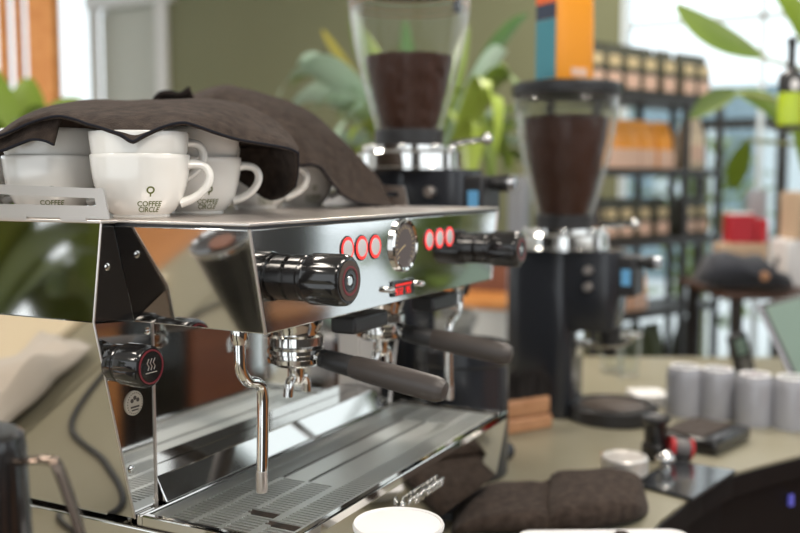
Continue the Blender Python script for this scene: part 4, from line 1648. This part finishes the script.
specs = [  # tip pixel, depth change, start pixel, bow in pixels (x, y), width px, material
    ((276, 100), -.2, (408, 170), (-12, -62), 34, 'leaf_glare'), ((296, 66), .1, (410, 165), (-22, -42), 26, 'leaf_glare'), ((322, 30), .2, (415, 160), (-20, -25), 14, 'leaf_yellow'),
    ((352, 8), .1, (418, 160), (-14, -12), 24, 'leaf'), ((300, 128), -.3, (405, 175), (-8, -46), 26, 'leaf_glare'), ((330, 152), -.35, (412, 180), (-6, -48), 26, 'leaf_glare'),
    ((352, 176), -.3, (415, 180), (-4, -40), 22, 'leaf_lime'), ((528, 14), .2, (440, 160), (4, -28), 22, 'leaf_dark'), ((506, 52), 0, (438, 165), (14, -40), 24, 'leaf_glare'),
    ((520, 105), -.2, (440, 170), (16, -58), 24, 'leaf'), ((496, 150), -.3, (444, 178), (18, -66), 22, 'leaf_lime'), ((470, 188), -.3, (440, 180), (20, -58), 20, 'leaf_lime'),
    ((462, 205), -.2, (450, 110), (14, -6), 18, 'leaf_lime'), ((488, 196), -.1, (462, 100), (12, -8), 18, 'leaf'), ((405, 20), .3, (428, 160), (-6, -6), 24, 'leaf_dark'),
    ((468, 26), .3, (434, 160), (4, -10), 20, 'leaf'), ((372, 60), .35, (420, 165), (-12, -18), 26, 'leaf'), ((345, 96), -.1, (416, 172), (-12, -34), 26, 'leaf_glare'),
    ((505, 180), .1, (455, 130), (16, -24), 16, 'leaf'), ((318, 168), .1, (400, 170), (-8, -30), 22, 'leaf_glare'), ((290, 88), .25, (405, 168), (-14, -52), 26, 'leaf'), ((284, 118), .1, (402, 176), (-10, -50), 30, 'leaf_glare'), ((338, 118), -.2, (408, 180), (-10, -34), 28, 'leaf'), ((312, 84), -.1, (410, 172), (-16, -40), 32, 'leaf_glare'),
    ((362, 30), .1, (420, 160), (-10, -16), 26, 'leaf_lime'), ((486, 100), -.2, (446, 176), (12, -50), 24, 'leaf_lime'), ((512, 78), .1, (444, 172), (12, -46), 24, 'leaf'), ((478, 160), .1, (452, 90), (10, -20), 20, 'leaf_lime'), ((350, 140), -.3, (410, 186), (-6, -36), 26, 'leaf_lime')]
random.seed(21)
for k in range(26):
    a = math.radians(-88 + 176 * (k + random.random() * .6) / 26)
    Lk = random.uniform(80, 150)
    specs.append(((430 + Lk * .95 * math.sin(a), 178 - Lk * .95 * math.cos(a) ** 1.0 * .9 + 14), random.uniform(.15, .5), (430 + 10 * math.sin(a), 178), (14 * math.sin(a), -16 - 14 * abs(math.sin(a))),
                  random.uniform(13, 20), ['leaf_lime', 'leaf', 'leaf_lime', 'leaf_glare'][k % 4]))
by = {}
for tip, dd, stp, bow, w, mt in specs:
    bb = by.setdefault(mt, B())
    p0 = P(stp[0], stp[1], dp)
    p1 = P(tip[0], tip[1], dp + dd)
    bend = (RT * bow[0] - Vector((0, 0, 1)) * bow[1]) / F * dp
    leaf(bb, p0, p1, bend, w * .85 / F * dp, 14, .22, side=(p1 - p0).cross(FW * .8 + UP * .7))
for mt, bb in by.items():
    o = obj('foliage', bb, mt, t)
    if mt == 'leaf_yellow':
        o['label'] = 'yellowing leaves'
# broad-leaved plant at the left border
dl = 3.0
base = P(12, 182, dl)
base = Vector((base.x, base.y, 0))
t = thing('broad_leaf_plant', 'bright green broad-leaved plant at the left border behind the near towel', 'plant', base)
plant_pot(t, base, .2, .38, 'pot')
b, bb = B(), B()
top = P(14, 190, dl)
for tip, dd, w, bow in (((82, 99), 0, 44, (6, -26)), ((-12, 66), .1, 60, (-6, -8)), ((46, 108), -.3, 46, (6, -22)), ((28, 78), .2, 56, (2, -8)), ((-30, 108), -.2, 60, (-8, -16)),
                        ((24, 128), -.5, 44, (0, -20)), ((-40, 80), .2, 50, (-8, -16)), ((72, 128), .2, 40, (8, -30))):
    st0 = top + Vector((random.uniform(-.04, .04), random.uniform(-.04, .04), -.1))
    b.tube(spline([base + Vector((0, 0, .34)), base.lerp(top, .7), st0], 5), .008, 6)
    p1 = P(tip[0], tip[1], dl + dd)
    bend = (RT * bow[0] - Vector((0, 0, 1)) * bow[1]) / F * dl
    leaf(bb, st0, p1, bend, w / F * dl, 12, .2, side=(Vector((FW.x, FW.y, -.5))).cross(p1 - st0))
obj('stem', b, 'stem', t)
obj('foliage', bb, 'leaf_bright', t)
# tall plant whose leaves reach in at the upper right
pb = Vector((2.10, -.66, CT))
t = thing('tall_potted_plant', 'large plant whose long green leaves reach in at the upper right border', 'plant', pb)
plant_pot(t, pb, .12, .2, 'grey_pot')
b, bb, b3 = B(), B(), B()
for tip, rootpx, d, w, bow, dest in (((676, 5), (762, 57), 3.1, 30, (-4, 6), b3), ((770, -14), (812, 58), 3.1, 26, (6, -6), bb), ((734, 92), (790, 132), 3.2, 22, (4, -8), b3),
                                     ((792, 96), (812, 190), 3.1, 30, (4, -6), bb), ((690, 118), (738, 92), 3.3, 22, (0, -4), b3), ((735, 190), (748, 140), 3.3, 22, (-4, 0), bb)):
    p0, p1 = P(rootpx[0], rootpx[1], d), P(tip[0], tip[1], d + .1)
    bend = (RT * bow[0] - Vector((0, 0, 1)) * bow[1]) / F * d
    leaf(dest, p0, p1, bend, w / F * d, 12, .25, side=(Vector((FW.x, FW.y, -.35))).cross(p1 - p0))
    b.tube(spline([pb + Vector((0, 0, .17)), pb.lerp(p0, .5) + Vector((.05, -.22, .25)), p0], 8), .006, 6)
obj('stem', b, 'stem', t)
obj('foliage', bb, 'leaf_bright', t)
obj('foliage', b3, 'leaf', t)
# plants on the barista's side, mirrored in the machine
random.seed(11)
for (x, y, z0, n, hgt, lab) in ((3.42, -1.38, 0, 34, 2.1, 'green plant on the barista side, seen mirrored at the right of the front panel'),
                                (-1.5, 2.3, 0, 24, 2.2, 'green plant left of the machine, seen mirrored in its upper side panel'),
                                (-2.5, 2.7, 0, 26, 2.6, 'second green plant left of the machine, seen mirrored in its upper side panel')):
    pb = Vector((x, y, z0))
    t = thing('leafy_plant', lab, 'plant', pb)
    plant_pot(t, pb, .2, .4, 'pot')
    b, bb = B(), B()
    for k in range(n):
        a = 2 * PI * k / n * 2.4
        hh_ = hgt * (.35 + .65 * (k + 1) / n)
        p0 = pb + Vector((.10 * math.cos(a), .10 * math.sin(a), hh_ * .72))
        p1 = pb + Vector((.48 * math.cos(a), .48 * math.sin(a), hh_ * .9 + .1))
        b.tube([pb + Vector((0, 0, .36)), p0], .007, 6)
        leaf(bb, p0, p1, (0, 0, .14), .22, 10, .2)
    obj('stem', b, 'stem', t)
    obj('foliage', bb, 'leaf_matte' if x < 0 else 'leaf', t)

# ------------------------------------------------------------------ room
XW = 3.90
def y_at(px):
    r = P(px, 182, 1) - CAM
    return CAM.y + r.y / r.x * (XW - CAM.x)
ZC = 3.3
yw, yd0, yd1, yl0, yl1 = y_at(619), y_at(172), y_at(97), y_at(97), y_at(-30)
YL, YR, XB = 5.8, -2.4, -3.4
b = B()
b.box((XB - .3, YR - .3, -.06), (XW + .3, YL + .3, 0))
struct('floor', b, 'floor', smooth=False)
b = B()
b.box((XB - .2, YR - .2, ZC), (XW + .2, YL + .2, ZC + .08))
struct('ceiling', b, 'ceiling', smooth=False)
# far olive wall, its window at the right and its door at the left
b = B()
b.box((XW, yw, 0), (XW + .16, yd0, ZC))
b.box((XW, yd0, 2.62), (XW + .16, yd1, ZC))
b.box((XW, yl1 + .0, 0), (XW + .16, YL, ZC))
b.box((XW, yl0, 2.95), (XW + .16, yl1, ZC))
b.box((XW, YR, 3.15), (XW + .16, yw, ZC))
b.box((XW, YR, 0), (XW + .16, yw, .30))
struct('wall_far', b, 'wall', smooth=False)
def framed(name, y0, y1, z0, z1, fw, mat, bars=()):
    b = B()
    b.box((XW - .02, y0, z0), (XW + .06, y0 + fw, z1))
    b.box((XW - .02, y1 - fw, z0), (XW + .06, y1, z1))
    b.box((XW - .02, y0 + fw, z1 - fw), (XW + .06, y1 - fw, z1))
    b.box((XW - .02, y0 + fw, z0), (XW + .06, y1 - fw, z0 + fw))
    for q in bars:
        b.box(*q)
    return b
w1_ = struct('window_1', framed('w', YR, yw, .30, 3.15, .03, 'white_paint', [((XW, y_at(758) - .012, .3), (XW + .04, y_at(758) + .012, 3.13)), ((XW, YR, P(700, 45, 5.3).z - .012), (XW + .04, yw, P(700, 45, 5.3).z + .012))]), 'far_pale', smooth=False)
b = B()
b.box((XW + .018, YR + .03, .33), (XW + .022, yw - .03, 3.12))
obj('pane', b, 'glass', w1_, smooth=False)
w2_ = struct('window_2', framed('w', yl0, yl1, 0.0, 2.95, .02, 'white_paint'), 'white_paint', smooth=False)
b = B()
b.box((XW + .018, yl0 + .02, .02), (XW + .022, yl1 - .02, 2.93))
obj('pane', b, 'glass', w2_, smooth=False)
b = B()
yf = y_at(162)
b.box((XW - .03, yd0 - .0, 0), (XW + .02, yf, 2.62))
b.box((XW - .03, yd1 - .03, 0), (XW + .02, yd1, 2.62))
b.box((XW - .05, yd0 - .06, 2.60), (XW + .02, yd1 + .02, 2.72))
dr = struct('door_1', b, 'white_paint', smooth=False)
b = B()
b.box((XW + .05, yf, .01), (XW + .09, yd1 - .03, 2.60))
lf = obj('leaf', b, 'door_paint', dr, smooth=False)
yh = y_at(156)
b = B()
b.cyl((XW + .05, yf + .06, 1.02), (XW - .005, yf + .06, 1.02), .012)
b.cyl((XW - .002, yf + .06, 1.02), (XW - .002, yf + .18, 1.02), .010)
obj('handle', b, 'chrome', lf)
b = B()
b.box((XW - .02, yw, 0), (XW, yd0 - .06, .10))
struct('baseboard_far', b, 'white_paint', smooth=False)
# white pilaster and low white cupboard with wooden top behind the machine
pA = P(519.5, 182, 3.9)
b = B()
b.box((pA.x - .04, pA.y - .035, 0), (pA.x + .04, pA.y + .035, P(519, 176, 3.9).z))
tag(obj('white_post', b, 'ceramic_grey', bevel=.004), 'slim white post just left of the right grinder, before the olive wall', 'post')
pc = P(470, 300, 4.3)
t = thing('low_cupboard', 'low white cupboard with an orange wooden top seen under the right knob', 'cupboard', (pc.x + .2, pc.y, 0))
zc_ = P(480, 308, 4.3).z
yc0, yc1 = pc.y - .24, pc.y + .75
b = B()
b.box((pc.x, yc0, 0), (pc.x + .4, yc1, zc_))
obj('body', b, 'white_paint', t, bevel=.004)
b = B()
b.box((pc.x - .01, yc0 - .01, zc_), (pc.x + .41, yc1 + .01, zc_ + .035))
obj('wooden_top', b, 'wood', t, bevel=.004)
b = B()
b.box((pc.x + .36, yc0, zc_ + .036), (pc.x + .40, yc1, zc_ + .20))
obj('back_rail', b, 'dark_wood', t)
# left wall and timber screen
b = B()
b.box((XB, YL, 0), (XW, YL + .16, 1.0))
b.box((XB, YL, 2.9), (XW, YL + .16, ZC))
b.box((XB, YL, 1.0), (-.6, YL + .16, 2.9))
struct('wall_left', b, 'white_paint', smooth=False)
b = B()
for x in (-1.38, .15, 1.65):
    b.box((x, YR - .06, 1.15), (x + .04, YR - .02, 2.95))
b.box((-1.4, YR - .06, 1.15), (1.7, YR - .02, 1.19))
b.box((-1.4, YR - .06, 2.91), (1.7, YR - .02, 2.95))
struct('added_window', b, 'white_paint', smooth=False)  # unseen window, added to throw light on the drip tray
w3_ = struct('window_3', B().box((-.6, YL + .02, 1.0), (XW, YL + .06, 1.05)).box((-.6, YL + .02, 2.85), (XW, YL + .06, 2.9)).box((1.5, YL + .02, 1.05), (1.56, YL + .06, 2.85)), 'white_paint', smooth=False)
ds = 4.6
t = thing('timber_screen', 'orange timber screen of upright posts at the upper left border', 'screen', Vector((P(30, 182, ds).x, P(30, 182, ds).y, 0)))
for x0, x1, tk in ((36, 61, .11), (20.5, 27, .05), (5, 13, .05), (-14, -6, .05), (-40, -22, .08)):
    p0, p1 = P(x0, 182, ds), P(x1, 182, ds)
    e = (p1 - p0)
    e.z = 0
    w = e.length
    e.normalize()
    nn = Vector((-e.y, e.x, 0))
    b = B()
    b.box((0, -tk / 2, .0), (w, tk / 2, 3.05), Matrix(((e.x, nn.x, 0, p0.x), (e.y, nn.y, 0, p0.y), (0, 0, 1, 0), (0, 0, 0, 1))))
    obj('post', b, 'wood', t, bevel=.004)
pa, pb2 = P(-42, 182, ds), P(62, 182, ds)
e = pb2 - pa
e.z = 0
w = e.length
e.normalize()
nn = Vector((-e.y, e.x, 0))
mT = Matrix(((e.x, nn.x, 0, pa.x), (e.y, nn.y, 0, pa.y), (0, 0, 1, 0), (0, 0, 0, 1)))
b = B()
b.box((0, -.06, 3.05), (w, .06, 3.16), mT)
obj('top_rail', b, 'wood', t)
b = B()
b.box((0, -.06, .0), (w, .06, .10), mT)
obj('bottom_rail', b, 'wood', t)
b = B()
# barista side: wooden back bar, right wall with a window (both seen mirrored) and an added light opening
b = B()
b.box((XB, YR - .16, 0), (-1.4, YR, ZC))
b.box((-1.4, YR - .16, 0), (1.7, YR, 1.15))
b.box((-1.4, YR - .16, 2.95), (1.7, YR, ZC))
b.box((1.7, YR - .16, 0), (2.55, YR, ZC))
b.box((2.55, YR - .16, 0), (3.35, YR, .5))
b.box((2.55, YR - .16, 2.7), (3.35, YR, ZC))
b.box((3.35, YR - .16, 0), (XW, YR, ZC))
struct('wall_right', b, 'dark_wall', smooth=False)
t = thing('back_bar', 'orange wooden back bar on the barista side, seen mirrored in the machine', 'counter', (1.2, -2.1, 0))
b = B()
b.box((.4, -2.38, 0), (2.08, -1.80, .90))
obj('body', b, 'brown_wood', t)
b = B()
b.box((.38, -2.38, .90), (2.085, -1.78, .94))
obj('top', b, 'dark_wood', t)
t = thing('undercounter_fridge', 'black fridge at the end of the back bar, seen mirrored in the machine', 'fridge', (2.4, -2.1, 0))
b = B()
b.box((2.10, -2.38, 0), (2.60, -1.80, .97))
obj('body', b, 'black', t, bevel=.006)
b = B()
b.box((2.14, -1.80, .10), (2.56, -1.785, .90))
obj('door', b, 'black_gloss', t)
t = thing('wooden_crate', 'orange wooden crate beside the black fridge, seen mirrored under the near knob', 'crate', (2.9, -2.1, 0))
b = B()
b.box((2.64, -2.38, 0), (3.12, -1.80, .86))
obj('crate_body', b, 'dark_wood', t, bevel=.004)
b = B()
b.box((2.63, -2.39, .862), (3.13, -1.79, .89))
obj('lid', b, 'brown_wood', t, bevel=.004)

# ------------------------------------------------------------------ outside
b = B()
b.box((XW + .3, -14, -.12), (26, 12, -.02))
struct('ground_outside', b, 'pavement', smooth=False)
t = thing('street_building', 'pale blue-grey building across the street beyond the window', 'building', (15, -1.5, 0))
b = B()
b.box((14, -4.5, 0), (16, 6, 2.9))
obj('facade', b, 'far_blue', t)
for k in range(7):
    b = B()
    b.box((13.93, -4.2 + k * 1.45, .7), (14.02, -3.2 + k * 1.45, 2.3))
    obj('window', b, 'far_pale', t)
random.seed(5)
for (x, y, h, lab) in ((6.6, .62, 1.9, 'green shrub outside the window right of the shelf'), (7.6, -.6, 2.1, 'green shrub outside the window behind the red boxes'), (8.2, 2.0, 2.3, 'green shrub outside behind the shelf')):
    t = thing('shrub', lab, 'shrub', (x, y, -.02))
    b, bb = B(), B()
    for k in range(90):
        a, e_ = random.uniform(0, 2 * PI), random.uniform(.3, 1.0)
        r = .42 * math.sin(e_ * 2.6) + .05
        p0 = Vector((x + r * .6 * math.cos(a), y + r * .6 * math.sin(a), h * e_ - .15))
        p1 = p0 + Vector((.3 * math.cos(a), .3 * math.sin(a), random.uniform(-.05, .2)))
        leaf(bb, p0, p1, (0, 0, .04), .12, 5)
    b.tube([(x, y, -.02), (x, y, h * .8)], .025, 8)
    obj('stem', b, 'stem', t)
    obj('foliage', bb, 'leaf_bright', t)
# dark outdoor railing
t = thing('railing', 'dark outdoor railing beyond the window at the right', 'railing', (5.2, -.2, 0))
zrl = P(745, 131, 6.3).z
b = B()
b.box((5.0, -2.2, zrl - .03), (5.06, .45, zrl + .03))
obj('top_rail', b, 'shelf_metal', t)
for y in (.40, -.05, -.55, -1.3, -2.1):
    b = B()
    b.box((5.0, y - .03, -.02), (5.06, y + .03, zrl - .03))
    obj('post', b, 'shelf_metal', t)

# ------------------------------------------------------------------ light
wd = bpy.data.worlds.new('daylight')
SC.world = wd
wd.use_nodes = True
bg = wd.node_tree.nodes['Background']
bg.inputs['Color'].default_value = (0.90, 0.96, 1.0, 1)
bg.inputs['Strength'].default_value = 2.2
def area(name, loc, size, power, col, rot=(0, 0, 0), sy=None):
    l = bpy.data.lights.new(name, 'AREA')
    l.energy = power
    l.size = size
    l.shape = 'RECTANGLE'
    l.size_y = sy or size
    l.color = col
    o = bpy.data.objects.new(name, l)
    COL.objects.link(o)
    o.location = loc
    o.rotation_euler = rot
    return o
for i, (x, y) in enumerate(((-.9, -1.2), (.9, -1.1), (-1.2, 1.4), (1.1, 1.6), (2.6, 0.2))):  # unseen lamps, added to light the machine and the shelf
    lab = ['ceiling lamp over the barista side', 'ceiling lamp in front of the machine', 'ceiling lamp left of the machine', 'ceiling lamp behind the machine', 'ceiling lamp before the shelf'][i]
    t = thing('fill_lamp', 'added flat white ' + lab + ', out of view', 'lamp', (x, y, ZC - .06))
    b = B()
    b.box((x - .42, y - .22, ZC - .05), (x + .42, y + .22, ZC - .001))
    obj('housing', b, 'white_paint', t)
    b = B()
    b.box((x - .40, y - .20, ZC - .056), (x + .40, y + .20, ZC - .0505))
    obj('diffuser', b, 'lamp', t)
    area('fill_lamp_light', (x, y, ZC - .07), .8, 55 if i == 4 else 34, (1.0, .92, .82), (0, 0, 0), .4)

# ------------------------------------------------------------------ camera
cd = bpy.data.cameras.new('camera')
co = bpy.data.objects.new('camera', cd)
COL.objects.link(co)
cd.sensor_width = 36
cd.sensor_fit = 'HORIZONTAL'
cd.lens = F * 36 / 800
cd.clip_start = .02
cd.clip_end = 100
co.location = CAM
R3 = Matrix((RT, UP, -FW)).transposed()
co.rotation_euler = R3.to_euler()
cd.dof.use_dof = True
cd.dof.focus_distance = 1.11
cd.dof.aperture_fstop = 2.5
cd.dof.aperture_blades = 0
SC.camera = co
vs = SC.view_settings
vs.view_transform = 'Standard'
vs.look = 'None'
vs.gamma = 1
vs.exposure = -0.36
vs.use_curve_mapping = False
